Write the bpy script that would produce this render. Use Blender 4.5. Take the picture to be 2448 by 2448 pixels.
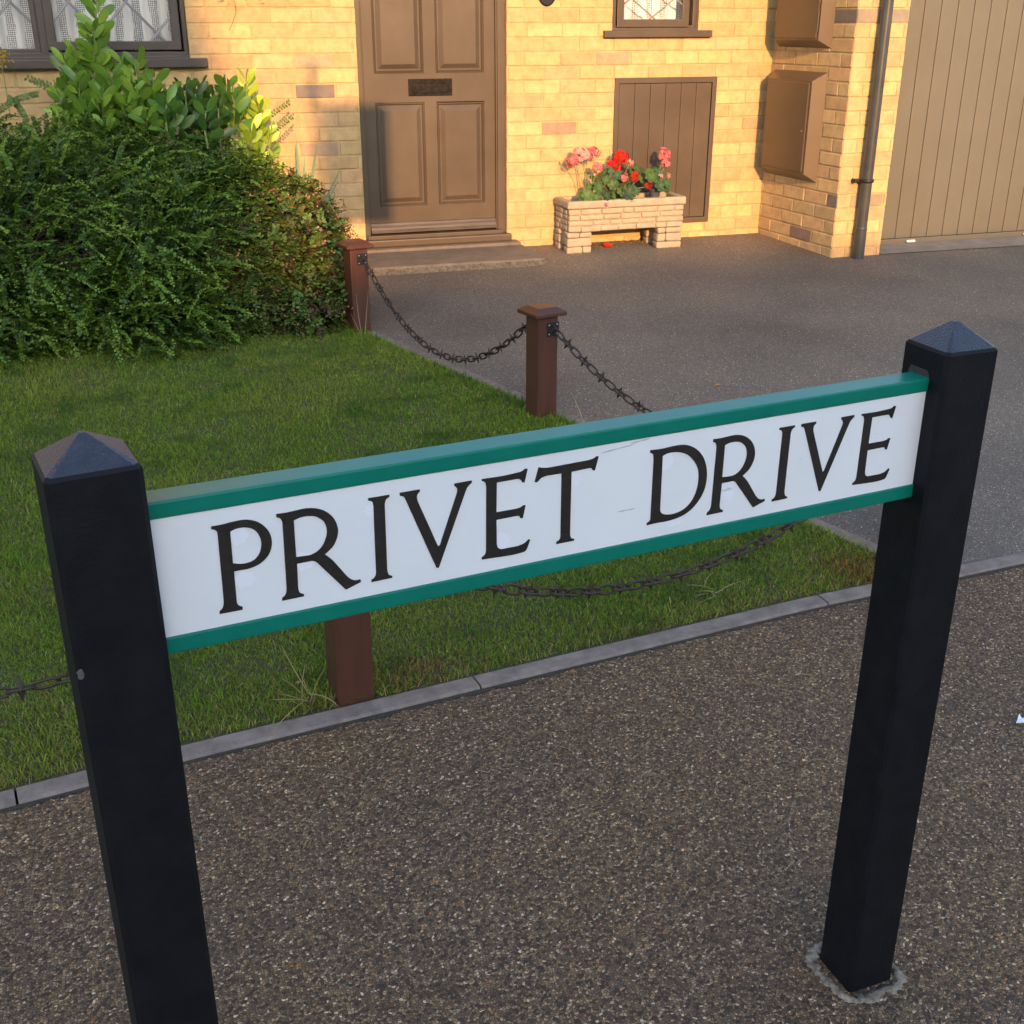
import bpy, bmesh, math, random
import numpy as np
from mathutils import Vector, Matrix, noise
random.seed(7); rng = np.random.default_rng(11)
PI = math.pi
def R(d): return math.radians(d)
for o in list(bpy.data.objects): bpy.data.objects.remove(o)
SC = bpy.context.scene; COL = SC.collection

# ------------------------------------------------ camera, sky, sun, exposure
FPX, PITCH, YAW, EYE = 2740.0, math.atan(1179/2740.0), R(17.4), 1.5
cam = bpy.data.cameras.new('camera'); co = bpy.data.objects.new('camera', cam); COL.objects.link(co)
co.location = (0, 0, EYE); co.rotation_euler = (PI/2 - PITCH, 0, -YAW)
cam.sensor_width = 36; cam.lens = FPX/2448*36; cam.clip_start = .05; cam.clip_end = 500
SC.camera = co
SUN_EL, SUN_AZ = R(15), R(6)            # sun low behind the camera, slightly from the left
w = bpy.data.worlds.new('World'); SC.world = w; w.use_nodes = True
nt = w.node_tree; sky = nt.nodes.new('ShaderNodeTexSky'); sky.sky_type = 'NISHITA'; sky.sun_disc = False
sky.sun_elevation = SUN_EL; sky.sun_rotation = PI + SUN_AZ; sky.air_density = 1.0; sky.dust_density = 1.5; sky.ozone_density = 1.3
nt.links.new(sky.outputs[0], nt.nodes['Background'].inputs[0]); nt.nodes['Background'].inputs[1].default_value = .15
sl = bpy.data.lights.new('sun', 'SUN'); sl.energy = 2.0; sl.angle = R(.55); sl.color = (1, .54, .225)
so = bpy.data.objects.new('sun', sl); COL.objects.link(so); so.rotation_euler = (PI/2 - SUN_EL, 0, -SUN_AZ)
SC.view_settings.view_transform = 'Standard'; SC.view_settings.look = 'None'; SC.view_settings.gamma = 1
SC.view_settings.exposure = 1.95
SC.render.engine = 'CYCLES'

# ------------------------------------------------ photo pixel -> point on the plane Y = const / on the ground
def ray(px, py):
    x, y = (px-1224)/FPX, -(py-1224)/FPX
    cp, sp = math.cos(PITCH), math.sin(PITCH)
    fy, fz = cp + y*sp, -sp + y*cp
    cy, sy = math.cos(YAW), math.sin(YAW)
    return Vector((cy*x + sy*fy, -sy*x + cy*fy, fz))
def at(px, py, Y):
    d = ray(px, py); return Vector((0, 0, EYE)) + d*(Y/d.y)
WY, G0, GH = 7.18, 2.6, .14               # facade plane, start of the slope, rise up to the house
def gz(y): return GH*min(max((y-G0)/(WY-G0), 0), 1)

# ------------------------------------------------ helpers
WORLD = {}                                # world position of every object's origin
def tag(o, label=None, cat=None, group=None, kind=None):
    for k, v in (('label', label), ('category', cat), ('group', group), ('kind', kind)):
        if v: o[k] = v
    return o
def empty(name, loc, label=None, cat=None, group=None):
    o = bpy.data.objects.new(name, None); COL.objects.link(o); o.location = loc; o.empty_display_size = .1
    WORLD[o.name] = Vector(loc); return tag(o, label, cat, group)
class MB:
    def __init__(s): s.v = []; s.f = []; s.c = []; s.s = []; s.col = (1, 1, 1)
    def add(s, vs, fs, smooth=False, col=None):
        b = len(s.v); s.v += [tuple(v) for v in vs]; s.f += [tuple(i+b for i in f) for f in fs]
        s.c += [col or s.col]*len(vs); s.s += [smooth]*len(fs); return s
    def box(s, x0, x1, y0, y1, z0, z1, M=None, col=None):
        vs = [Vector((x, y, z)) for z in (z0, z1) for x, y in ((x0, y0), (x1, y0), (x1, y1), (x0, y1))]
        if M: vs = [M @ v for v in vs]
        return s.add(vs, [(3, 2, 1, 0), (4, 5, 6, 7), (0, 1, 5, 4), (1, 2, 6, 5), (2, 3, 7, 6), (3, 0, 4, 7)], col=col)
    def rbox(s, x0, x1, y0, y1, z0, z1, r=.003, M=None, col=None, seg=2, jit=0):
        bm = bmesh.new(); bmesh.ops.create_cube(bm, size=1)
        for v in bm.verts:
            v.co = Vector(((x0+x1)/2 + v.co.x*(x1-x0), (y0+y1)/2 + v.co.y*(y1-y0), (z0+z1)/2 + v.co.z*(z1-z0)))
        bmesh.ops.bevel(bm, geom=bm.edges[:], offset=r, segments=seg, affect='EDGES', profile=.6)
        if jit:
            for v in bm.verts: v.co += noise.noise_vector(v.co*14)*jit
        bm.verts.index_update()
        vs = [(M @ v.co) if M else v.co.copy() for v in bm.verts]
        s.add(vs, [tuple(v.index for v in f.verts) for f in bm.faces], smooth=bool(jit), col=col); bm.free(); return s
    def tube(s, pts, r, n=8, cap=True, col=None, smooth=True):
        pts = [Vector(p) for p in pts]; m = len(pts); rs = r if isinstance(r, (list, tuple)) else [r]*m
        vs = []; up = Vector((.13, .21, 1)).normalized()
        for i, p in enumerate(pts):
            t = (pts[min(i+1, m-1)] - pts[max(i-1, 0)]).normalized()
            a = t.cross(up); a = a.normalized() if a.length > 1e-4 else Vector((1, 0, 0)); b = a.cross(t).normalized()
            vs += [p + (a*math.cos(2*PI*k/n) + b*math.sin(2*PI*k/n))*rs[i] for k in range(n)]
        fs = [(i*n+k, i*n+(k+1) % n, (i+1)*n+(k+1) % n, (i+1)*n+k) for i in range(m-1) for k in range(n)]
        s.add(vs, fs, smooth, col)
        if cap: s.add(vs[:n], [tuple(range(n))[::-1]], col=col); s.add(vs[-n:], [tuple(range(n))], col=col)
        return s
    def build(s, name, mat, parent=None, label=None, **kw):
        me = bpy.data.meshes.new(name); off = WORLD[parent.name] if parent else Vector((0, 0, 0))
        me.from_pydata([Vector(v)-off for v in s.v], [], s.f)
        a = me.color_attributes.new('Col', 'FLOAT_COLOR', 'POINT')
        a.data.foreach_set('color', np.array([(*c[:3], 1) for c in s.c], dtype=np.float32).ravel())
        me.polygons.foreach_set('use_smooth', s.s); me.materials.append(mat); me.update()
        o = bpy.data.objects.new(name, me); COL.objects.link(o)
        if parent: o.parent = parent
        WORLD[o.name] = off.copy(); return tag(o, label, **kw)
def npmesh(name, V, F, C, mat, parent=None, smooth=False):
    """V (n,3), F (m,k) , C (n,3) numpy -> one mesh object"""
    off = np.array(WORLD[parent.name]) if parent else np.zeros(3)
    me = bpy.data.meshes.new(name); V = np.ascontiguousarray(V - off, dtype=np.float32)
    me.vertices.add(len(V)); me.vertices.foreach_set('co', V.ravel())
    Fl = F if isinstance(F, list) else [F]
    loops = np.concatenate([f.ravel() for f in Fl]); tot = np.concatenate([np.full(len(f), f.shape[1]) for f in Fl])
    me.loops.add(len(loops)); me.loops.foreach_set('vertex_index', loops.astype(np.int32))
    me.polygons.add(len(tot)); st = np.concatenate([[0], np.cumsum(tot)[:-1]])
    me.polygons.foreach_set('loop_start', st.astype(np.int32)); me.polygons.foreach_set('loop_total', tot.astype(np.int32))
    if smooth: me.polygons.foreach_set('use_smooth', np.ones(len(tot), bool))
    a = me.color_attributes.new('Col', 'FLOAT_COLOR', 'POINT')
    a.data.foreach_set('color', np.c_[C, np.ones(len(C))].astype(np.float32).ravel())
    me.update(calc_edges=True); me.materials.append(mat)
    o = bpy.data.objects.new(name, me); COL.objects.link(o)
    if parent: o.parent = parent
    WORLD[o.name] = Vector(off); return o
def copy_tree(o, parent=None):
    c = o.copy(); COL.objects.link(c)
    if parent: c.parent = parent
    WORLD[c.name] = WORLD[o.name]
    for ch in list(o.children): copy_tree(ch, c)
    return c

# ------------------------------------------------ materials
def mat(name, base=(.5, .5, .5), rough=.6, nscale=0, namt=0, bump=0, bscale=200, attr=False, spec=.5, metal=0, base2=None, trans=0, coat=0, streak=None):
    m = bpy.data.materials.new(name); m.use_nodes = True; N = m.node_tree.nodes; L = m.node_tree.links
    b = N['Principled BSDF']; b.inputs['Roughness'].default_value = rough; b.inputs['Metallic'].default_value = metal
    b.inputs['Specular IOR Level'].default_value = spec; b.inputs['Base Color'].default_value = (*base, 1)
    if coat: b.inputs['Coat Weight'].default_value = coat; b.inputs['Coat Roughness'].default_value = .12
    tc = N.new('ShaderNodeTexCoord'); src = None
    if attr:
        a = N.new('ShaderNodeAttribute'); a.attribute_name = 'Col'; src = a.outputs['Color']
    if nscale:
        mp = N.new('ShaderNodeMapping'); L.new(tc.outputs['Object'], mp.inputs[0])
        if streak: mp.inputs['Scale'].default_value = streak
        n = N.new('ShaderNodeTexNoise'); n.inputs['Scale'].default_value = nscale; n.inputs['Detail'].default_value = 6
        n.inputs['Roughness'].default_value = .65; L.new(mp.outputs[0], n.inputs['Vector'])
        mx = N.new('ShaderNodeMix'); mx.data_type = 'RGBA'
        rp = N.new('ShaderNodeMapRange'); rp.inputs[1].default_value = .35; rp.inputs[2].default_value = .65; L.new(n.outputs[0], rp.inputs[0])
        L.new(rp.outputs[0], mx.inputs[0])
        if base2 or not src:
            mx.inputs[6].default_value = (*base, 1); mx.inputs[7].default_value = (*(base2 or tuple(c*(1-namt) for c in base)), 1)
            if src:
                m2 = N.new('ShaderNodeMix'); m2.data_type = 'RGBA'; m2.blend_type = 'MULTIPLY'; m2.inputs[0].default_value = 1
                L.new(src, m2.inputs[6]); L.new(mx.outputs[2], m2.inputs[7]); src = m2.outputs[2]
            else: src = mx.outputs[2]
        else:
            mx.inputs[6].default_value = (1, 1, 1, 1); mx.inputs[7].default_value = (1-namt, 1-namt, 1-namt, 1)
            m2 = N.new('ShaderNodeMix'); m2.data_type = 'RGBA'; m2.blend_type = 'MULTIPLY'; m2.inputs[0].default_value = 1
            L.new(src, m2.inputs[6]); L.new(mx.outputs[2], m2.inputs[7]); src = m2.outputs[2]
    if src: L.new(src, b.inputs['Base Color'])
    if bump:
        n2 = N.new('ShaderNodeTexNoise'); n2.inputs['Scale'].default_value = bscale; n2.inputs['Detail'].default_value = 5
        L.new(tc.outputs['Object'], n2.inputs['Vector']); bp = N.new('ShaderNodeBump')
        bp.inputs['Strength'].default_value = bump; bp.inputs['Distance'].default_value = .002
        L.new(n2.outputs[0], bp.inputs['Height']); L.new(bp.outputs[0], b.inputs['Normal'])
    if trans:                                                    # leaves let some light through
        t = N.new('ShaderNodeBsdfTranslucent'); ms = N.new('ShaderNodeMixShader'); ms.inputs[0].default_value = trans
        if src: L.new(src, t.inputs[0])
        else: t.inputs[0].default_value = (*base, 1)
        L.new(b.outputs[0], ms.inputs[1]); L.new(t.outputs[0], ms.inputs[2]); L.new(ms.outputs[0], N['Material Output'].inputs[0])
    return m
def ramp(N, stops, interp='LINEAR'):
    r = N.new('ShaderNodeValToRGB'); r.color_ramp.interpolation = interp
    while len(r.color_ramp.elements) < len(stops): r.color_ramp.elements.new(.5)
    for e, (p, c) in zip(r.color_ramp.elements, stops): e.position = p; e.color = (*c, 1)
    return r
def chip_mat(name, cell, stops, gap, tint, tscale, bump, rough=.75, chipscale=None):
    """exposed stone chippings: voronoi cells with their own colours, dark binder between, patches of tint"""
    m = bpy.data.materials.new(name); m.use_nodes = True; N = m.node_tree.nodes; L = m.node_tree.links; b = N['Principled BSDF']
    b.inputs['Roughness'].default_value = rough; b.inputs['Specular IOR Level'].default_value = .35
    tc = N.new('ShaderNodeTexCoord')
    nw = N.new('ShaderNodeTexNoise'); nw.inputs['Scale'].default_value = .6/cell; L.new(tc.outputs['Object'], nw.inputs['Vector'])
    mw = N.new('ShaderNodeVectorMath'); mw.operation = 'MULTIPLY_ADD'; L.new(nw.outputs['Color'], mw.inputs[0])
    mw.inputs[1].default_value = (cell*.9,)*3; L.new(tc.outputs['Object'], mw.inputs[2])
    v = N.new('ShaderNodeTexVoronoi'); v.voronoi_dimensions = '2D'; v.inputs['Scale'].default_value = 1/cell; L.new(mw.outputs[0], v.inputs['Vector'])
    ve = N.new('ShaderNodeTexVoronoi'); ve.voronoi_dimensions = '2D'; ve.feature = 'DISTANCE_TO_EDGE'; ve.inputs['Scale'].default_value = 1/cell
    L.new(mw.outputs[0], ve.inputs['Vector'])
    sp = N.new('ShaderNodeSeparateColor'); L.new(v.outputs['Color'], sp.inputs[0])
    r = ramp(N, stops, 'CONSTANT'); L.new(sp.outputs[0], r.inputs[0])
    eg = N.new('ShaderNodeMapRange'); eg.inputs[1].default_value = .02; eg.inputs[2].default_value = .16; L.new(ve.outputs[0], eg.inputs[0])
    mg = N.new('ShaderNodeMix'); mg.data_type = 'RGBA'; mg.inputs[6].default_value = (*gap, 1); L.new(eg.outputs[0], mg.inputs[0]); L.new(r.outputs[0], mg.inputs[7])
    bv = N.new('ShaderNodeMapRange'); bv.inputs[3].default_value = .72; bv.inputs[4].default_value = 1.3; L.new(sp.outputs[1], bv.inputs[0])
    n = N.new('ShaderNodeTexNoise'); n.inputs['Scale'].default_value = tscale; n.inputs['Detail'].default_value = 5; L.new(tc.outputs['Object'], n.inputs['Vector'])
    rt = ramp(N, tint); L.new(n.outputs[0], rt.inputs[0])
    m1 = N.new('ShaderNodeMix'); m1.data_type = 'RGBA'; m1.blend_type = 'MULTIPLY'; m1.inputs[0].default_value = 1; L.new(mg.outputs[2], m1.inputs[6]); L.new(rt.outputs[0], m1.inputs[7])
    m2 = N.new('ShaderNodeMix'); m2.data_type = 'RGBA'; m2.blend_type = 'MULTIPLY'; m2.inputs[0].default_value = 1; L.new(m1.outputs[2], m2.inputs[6]); L.new(bv.outputs[0], m2.inputs[7])
    L.new(m2.outputs[2], b.inputs['Base Color'])
    bp = N.new('ShaderNodeBump'); bp.inputs['Strength'].default_value = bump; bp.inputs['Distance'].default_value = cell*.35
    L.new(ve.outputs[0], bp.inputs['Height']); L.new(bp.outputs[0], b.inputs['Normal'])
    return m
M = {}
M['path'] = chip_mat('resin_bound_gravel', .0053, [(0, (.05, .038, .028)), (.2, (.10, .077, .052)), (.42, (.14, .108, .068)), (.62, (.095, .077, .06)), (.74, (.20, .148, .088)),
            (.85, (.25, .20, .14)), (.96, (.43, .37, .29)), (.993, (.27, .12, .05))], (.026, .020, .016),
            [(.25, (.90, .74, .64)), (.42, (1.2, .98, .80)), (.58, (1.30, 1.04, .78)), (.75, (1.5, 1.22, .82))], 1.3, .9)
M['drive'] = chip_mat('worn_tarmac', .0042, [(0, (.082, .075, .067)), (.3, (.098, .089, .079)), (.6, (.115, .104, .092)), (.85, (.135, .123, .108)), (.955, (.26, .24, .20)), (.99, (.44, .41, .34))], (.055, .049, .044),
            [(.28, (1.15, 1.04, .94)), (.5, (1.6, 1.44, 1.26)), (.72, (2.0, 1.78, 1.46))], 1.1, .5)
M['road'] = mat('road_asphalt', (.07, .066, .065), .85, 40, .3, .4, 300)
M['kerb'] = mat('kerb_concrete', (.245, .192, .158), .85, 22, .42, .6, 420)
M['apron'] = mat('apron_concrete', (.22, .195, .165), .85, 8, .25, .4, 200)
M['step'] = mat('step_concrete', (.155, .128, .10), .85, 9, .3, .8, 160)
M['step_edge'] = mat('rough_concrete', (.13, .115, .09), .9, 60, .6, 1.0, 120)
M['soil'] = mat('lawn_soil', (.055, .062, .022), .95, 5, .3, .8, 200, base2=(.06, .045, .025))
M['grass'] = mat('grass', attr=True, rough=.7, spec=.12, trans=.25)
M['brick'] = mat('buff_brick', attr=True, rough=.9, nscale=15, namt=.24, bump=.6, bscale=150, spec=.2)
M['mortar'] = mat('mortar', (.37, .27, .165), .95, 12, .25, .9, 260, spec=.1)
M['brown'] = mat('brown_door_paint', (.062, .043, .027), .42, 2.2, .18, .12, 90, spec=.4, base2=(.088, .064, .043))
M['brown_dark'] = mat('dark_brown_paint', (.05, .038, .034), .45, 10, .2, .15, 120)
M['garage'] = mat('taupe_garage_paint', (.118, .106, .078), .5, 2.5, .12, .15, 60, base2=(.105, .092, .066))
M['metalbrown'] = mat('brown_meter_box_paint', (.095, .062, .034), .30, 2, .12, 0, spec=.6, base2=(.115, .076, .043))
M['bar'] = mat('weather_bar', (.105, .085, .072), .5, 14, .4, .3, 100, spec=.3, streak=(.4, 3, 6))
M['iron'] = mat('black_iron', (.022, .02, .02), .45, 60, .5, .4, 200, metal=.3, base2=(.05, .035, .028))
M['letterbox'] = mat('tarnished_letterbox', (.003, .0028, .0026), .5, 40, .3, .8, 150, spec=.12, base2=(.02, .016, .012))
M['pipe'] = mat('black_drainpipe', (.035, .036, .034), .3, 8, .2, .06, 60, spec=.6, base2=(.055, .052, .045))
M['post'] = mat('black_sign_post', (.0045, .005, .007), .55, 26, .3, .4, 300, spec=.15, base2=(.0085, .0088, .011))
M['cap'] = mat('navy_black_cap', (.010, .012, .026), .36, 60, .3, 1.0, 300, spec=.6, base2=(.026, .024, .034))
M['green'] = mat('green_sign_paint', (.001, .135, .100), .36, 22, .2, .08, 60, spec=.3, base2=(.002, .155, .113))
M['white'] = mat('white_sign_face', (.66, .69, .73), .42, 7, .04, 0, spec=.35, base2=(.63, .66, .70))
M['glue'] = mat('glue_patch', (.68, .71, .79), .3)
M['letter'] = mat('black_letter', (.011, .009, .008), .5, 90, .4, .5, 500, spec=.35, base2=(.02, .016, .014))
M['collar'] = mat('cement_collar', (.30, .245, .185), .95, 70, .3, 1, 180, base2=(.10, .082, .062))
M['fence'] = mat('red_brown_fence_paint', (.085, .030, .018), .42, 14, .3, .25, 160, spec=.5, base2=(.065, .023, .014), streak=(3, 3, .3))
M['plate'] = mat('black_chain_plate', (.012, .012, .013), .5, spec=.4)
M['screw'] = mat('steel_screw', (.4, .39, .37), .35, metal=.9)
M['chain'] = mat('dark_rusty_chain', (.032, .026, .024), .5, 55, .4, .5, 160, metal=.35, base2=(.055, .034, .022))
M['stone'] = mat('reconstituted_stone', (.37, .30, .20), .9, 18, .25, .9, 130, base2=(.28, .235, .165))
M['leaf'] = mat('foliage', attr=True, rough=.5, spec=.35, trans=.22)
M['glossleaf'] = mat('glossy_foliage', attr=True, rough=.33, spec=.5, trans=.35)
M['petal'] = mat('petals', attr=True, rough=.6, spec=.2, trans=.3)
M['twig'] = mat('twigs', (.09, .06, .035), .8, 40, .3)
M['stem'] = mat('green_stems', (.16, .2, .06), .6)
M['potblue'] = mat('grey_blue_pot', (.075, .08, .10), .5)
M['potbrown'] = mat('dark_plastic_pot', (.03, .022, .018), .5)
M['compost'] = mat('compost', (.04, .028, .018), .95, 60, .4, 1, 200)
M['lead'] = mat('lead_came', (.2, .195, .2), .45, spec=.5)
M['dark'] = mat('interior_shade', (.03, .028, .027), .9)  # dark colour standing in for the shade of hollow spaces
M['gold'] = mat('gold_paint', (.5, .33, .1), .4, metal=.5)
M['black'] = mat('gloss_black', (.01, .01, .01), .3)
M['paper'] = mat('paper', (.7, .73, .8), .7)
M['render'] = mat('cream_render', (.55, .5, .42), .9, 4, .1)
M['brick2'] = mat('plain_buff_brick', (.56, .39, .17), .9, 12, .2, .5, 150)
M['slate'] = mat('grey_slate', (.035, .042, .052), .5, 8, .2)
M['tile'] = mat('roof_tile', (.12, .07, .05), .85, 8, .3)
M['silver'] = mat('grey_metal_pole', (.3, .3, .3), .4, metal=.6)
M['scuff'] = mat('scuff', (.10, .10, .105), .8, 120, .6)
M['scuff2'] = mat('scratch_grey', (.40, .42, .42), .7)
M['board'] = mat('board', (.5, .5, .48), .6)
M['lint'] = mat('white_fleck', (.7, .68, .6), .7)
def glass_mat():
    m = bpy.data.materials.new('window_glass'); m.use_nodes = True; N = m.node_tree.nodes; L = m.node_tree.links
    N.remove(N['Principled BSDF']); g = N.new('ShaderNodeBsdfGlossy'); g.inputs['Roughness'].default_value = .02
    t = N.new('ShaderNodeBsdfTransparent'); f = N.new('ShaderNodeFresnel'); f.inputs[0].default_value = 1.5
    x = N.new('ShaderNodeMixShader'); L.new(f.outputs[0], x.inputs[0]); L.new(t.outputs[0], x.inputs[1]); L.new(g.outputs[0], x.inputs[2])
    L.new(x.outputs[0], N['Material Output'].inputs[0]); return m
M['glass'] = glass_mat()
def lace_mat():
    """net curtain: white cloth with rows of small holes"""
    m = bpy.data.materials.new('lace_curtain'); m.use_nodes = True; N = m.node_tree.nodes; L = m.node_tree.links; b = N['Principled BSDF']
    b.inputs['Roughness'].default_value = .9
    tc = N.new('ShaderNodeTexCoord'); mp = N.new('ShaderNodeMapping'); mp.inputs['Rotation'].default_value = (PI/2, 0, 0); L.new(tc.outputs['Object'], mp.inputs[0])
    v = N.new('ShaderNodeTexVoronoi'); v.voronoi_dimensions = '2D'; v.inputs['Scale'].default_value = 95; v.inputs['Randomness'].default_value = .15; L.new(mp.outputs[0], v.inputs['Vector'])
    n = N.new('ShaderNodeTexNoise'); n.inputs['Scale'].default_value = 16; L.new(tc.outputs['Object'], n.inputs['Vector'])
    wv = N.new('ShaderNodeTexWave'); wv.inputs['Scale'].default_value = 3.2; wv.inputs['Distortion'].default_value = 3; L.new(tc.outputs['Object'], wv.inputs['Vector'])
    a = N.new('ShaderNodeMath'); a.operation = 'LESS_THAN'; L.new(v.outputs[0], a.inputs[0]); a.inputs[1].default_value = .38
    c = N.new('ShaderNodeMath'); c.operation = 'ADD'; L.new(n.outputs[0], c.inputs[0]); L.new(wv.outputs[0], c.inputs[1])
    d = N.new('ShaderNodeMath'); d.operation = 'GREATER_THAN'; L.new(c.outputs[0], d.inputs[0]); d.inputs[1].default_value = 1.06
    e = N.new('ShaderNodeMath'); e.operation = 'MULTIPLY'; L.new(a.outputs[0], e.inputs[0]); L.new(d.outputs[0], e.inputs[1])
    mx = N.new('ShaderNodeMix'); mx.data_type = 'RGBA'; mx.inputs[6].default_value = (.72, .74, .76, 1); mx.inputs[7].default_value = (.14, .14, .15, 1)
    L.new(e.outputs[0], mx.inputs[0]); L.new(mx.outputs[2], b.inputs['Base Color']); return m
M['lace'] = lace_mat()

# ------------------------------------------------ ground
KX = [(-40, -4), (-8, .75), (-3, 1.72), (-.43, 2.154), (-.05, 2.214), (.64, 2.302), (1.63, 2.426), (2.39, 2.489), (6, 2.74), (12, 3.1), (40, 4.5)]
def kerb_y(x):
    for (a, b), (c, d) in zip(KX, KX[1:]):
        if x <= c: return b + (d-b)*(x-a)/(c-a)
    return KX[-1][1]
KW = .056
def edge_x(y): return .974 - .377*(y-5.394)          # where the lawn meets the driveway
def grid(name, fx0, fx1, ys, nx, z, m, kind='structure'):
    b = MB(); vs = []; n = len(ys)
    for j in range(n):
        for i in range(nx+1):
            t = i/nx; x = fx0(ys[j]) + (fx1(ys[j])-fx0(ys[j]))*t; vs.append((x, ys[j], gz(ys[j])+z))
    b.add(vs, [(j*(nx+1)+i, j*(nx+1)+i+1, (j+1)*(nx+1)+i+1, (j+1)*(nx+1)+i) for j in range(n-1) for i in range(nx)])
    return b.build(name, m, kind=kind)
g = MB(); g.add([(-150, -150, -.06), (150, -150, -.06), (150, 150, -.06), (-150, 150, -.06)], [(0, 1, 2, 3)]); g.build('ground', M['soil'], kind='structure')
g = MB(); g.add([(-60, -9, -.05), (60, -9, -.05), (60, -.9, -.05), (-60, -.9, -.05)], [(0, 1, 2, 3)]); g.build('road', M['road'], kind='structure')
# footpath follows the kerb line
xs = [-14+.5*i for i in range(57)]
g = MB(); g.add([(x, -.85, 0) for x in xs] + [(x, kerb_y(x)+.002, 0) for x in xs], [(i, i+1, len(xs)+i+1, len(xs)+i) for i in range(len(xs)-1)]); g.build('footpath', M['path'], kind='structure')
g = MB()
for i in range(30): g.rbox(-14.9+i, -13.903+i, -.97, -.852, -.05, .006, .01)
g.build('road_kerb', M['kerb'], kind='structure')
# lawn bed and driveway
ykl = lambda x: kerb_y(x)+KW
def strip(name, x0, x1, nx, ytop, z, m, xr=None):
    b = MB(); ny = 26; vs = []
    for i in range(nx+1):
        x = x0 + (x1-x0)*i/nx; ya = ykl(x)-.004
        for j in range(ny+1):
            y = ya + (ytop-ya)*j/ny; vs.append((xr(x, y) if xr else x, y, gz(y)+z))
    b.add(vs, [(i*(ny+1)+j, (i+1)*(ny+1)+j, (i+1)*(ny+1)+j+1, i*(ny+1)+j+1) for i in range(nx) for j in range(ny)])
    return b.build(name, m, kind='structure')
def warp_lawn(x, y): return x if x < 0 else x/2.0*max(edge_x(y), .3)
strip('lawn_bed', -9, 2.02, 44, WY+.02, .004, M['soil'], lambda x, y: x if x < 0 else x/2.02*(edge_x(y)+.01))
strip('driveway', .2, 14, 60, WY+.05, 0, M['drive'])
# kerb edging strips with joints, then the edging between lawn and drive
g = MB()
def kerb_piece(xa, xb, t=.010):
    n = 8; P = []
    for i in range(n+1):
        x = xa + (xb-xa)*i/n; y = kerb_y(x); s = (kerb_y(x+.05)-kerb_y(x-.05))/.1; nn = Vector((-s, 1, 0)).normalized(); P.append((Vector((x, y, 0)), nn))
    vs = []
    for p, nn in P:
        for (d, z) in ((0, -.04), (0, t-.005), (.006, t), (KW-.004, t+.001), (KW, t-.002), (KW, -.04)):
            q = p+nn*d; vs.append((q.x, q.y, z))
    g.add(vs, [(i*6+k, (i+1)*6+k, (i+1)*6+(k+1) % 6, i*6+(k+1) % 6) for i in range(n) for k in range(6)] + [tuple(range(6)), tuple(n*6+k for k in range(6))[::-1]])
x = -13.917
while x < 13: kerb_piece(x+.0025, x+1.0375); x += 1.04
def edge_piece(ya, yb):
    n = 6; vs = []
    for i in range(n+1):
        y = ya+(yb-ya)*i/n; x = edge_x(y)
        for d, z in ((0, -.03), (0, .004), (.004, .007), (.055, .007), (.059, .001), (.059, -.03)): vs.append((x+d, y, gz(y)+z))
    g.add(vs, [(i*6+k, i*6+(k+1) % 6, (i+1)*6+(k+1) % 6, (i+1)*6+k) for i in range(n) for k in range(6)] + [tuple(range(6))[::-1], tuple(n*6+k for k in range(6))])
for i in range(5): edge_piece(2.60+i*.92, 2.60+(i+1)*.92-.004)
g.build('kerb_edging', M['kerb'], kind='structure')
GY = 6.57
# dark line of dirt and moss along the foot of the kerb
g = MB(); n = 900; vs = []
for i in range(n+1):
    x = -3+9*i/n; y = kerb_y(x); e = .006+.011*abs(noise.noise(Vector((x*9, 1, 2))))+.007*abs(noise.noise(Vector((x*45, 4, 2)))); vs += [(x, y+.002, .0042), (x, y-e, .0018)]
g.add(vs, [(2*i, 2*i+1, 2*i+3, 2*i+2) for i in range(n)]); g.build('kerb_dirt', mat('kerb_dirt', (.045, .040, .030), .95, 80, .4, 1, 300), kind='structure')
g = MB(); g.add([(4.46, 6.335, gz(6.335)+.005), (9, 6.28, gz(6.28)+.005), (9, GY+.1, gz(GY)+.018), (4.46, GY+.1, gz(GY)+.018)], [(0, 1, 2, 3)]); g.build('garage_apron', M['apron'], kind='structure')

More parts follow.
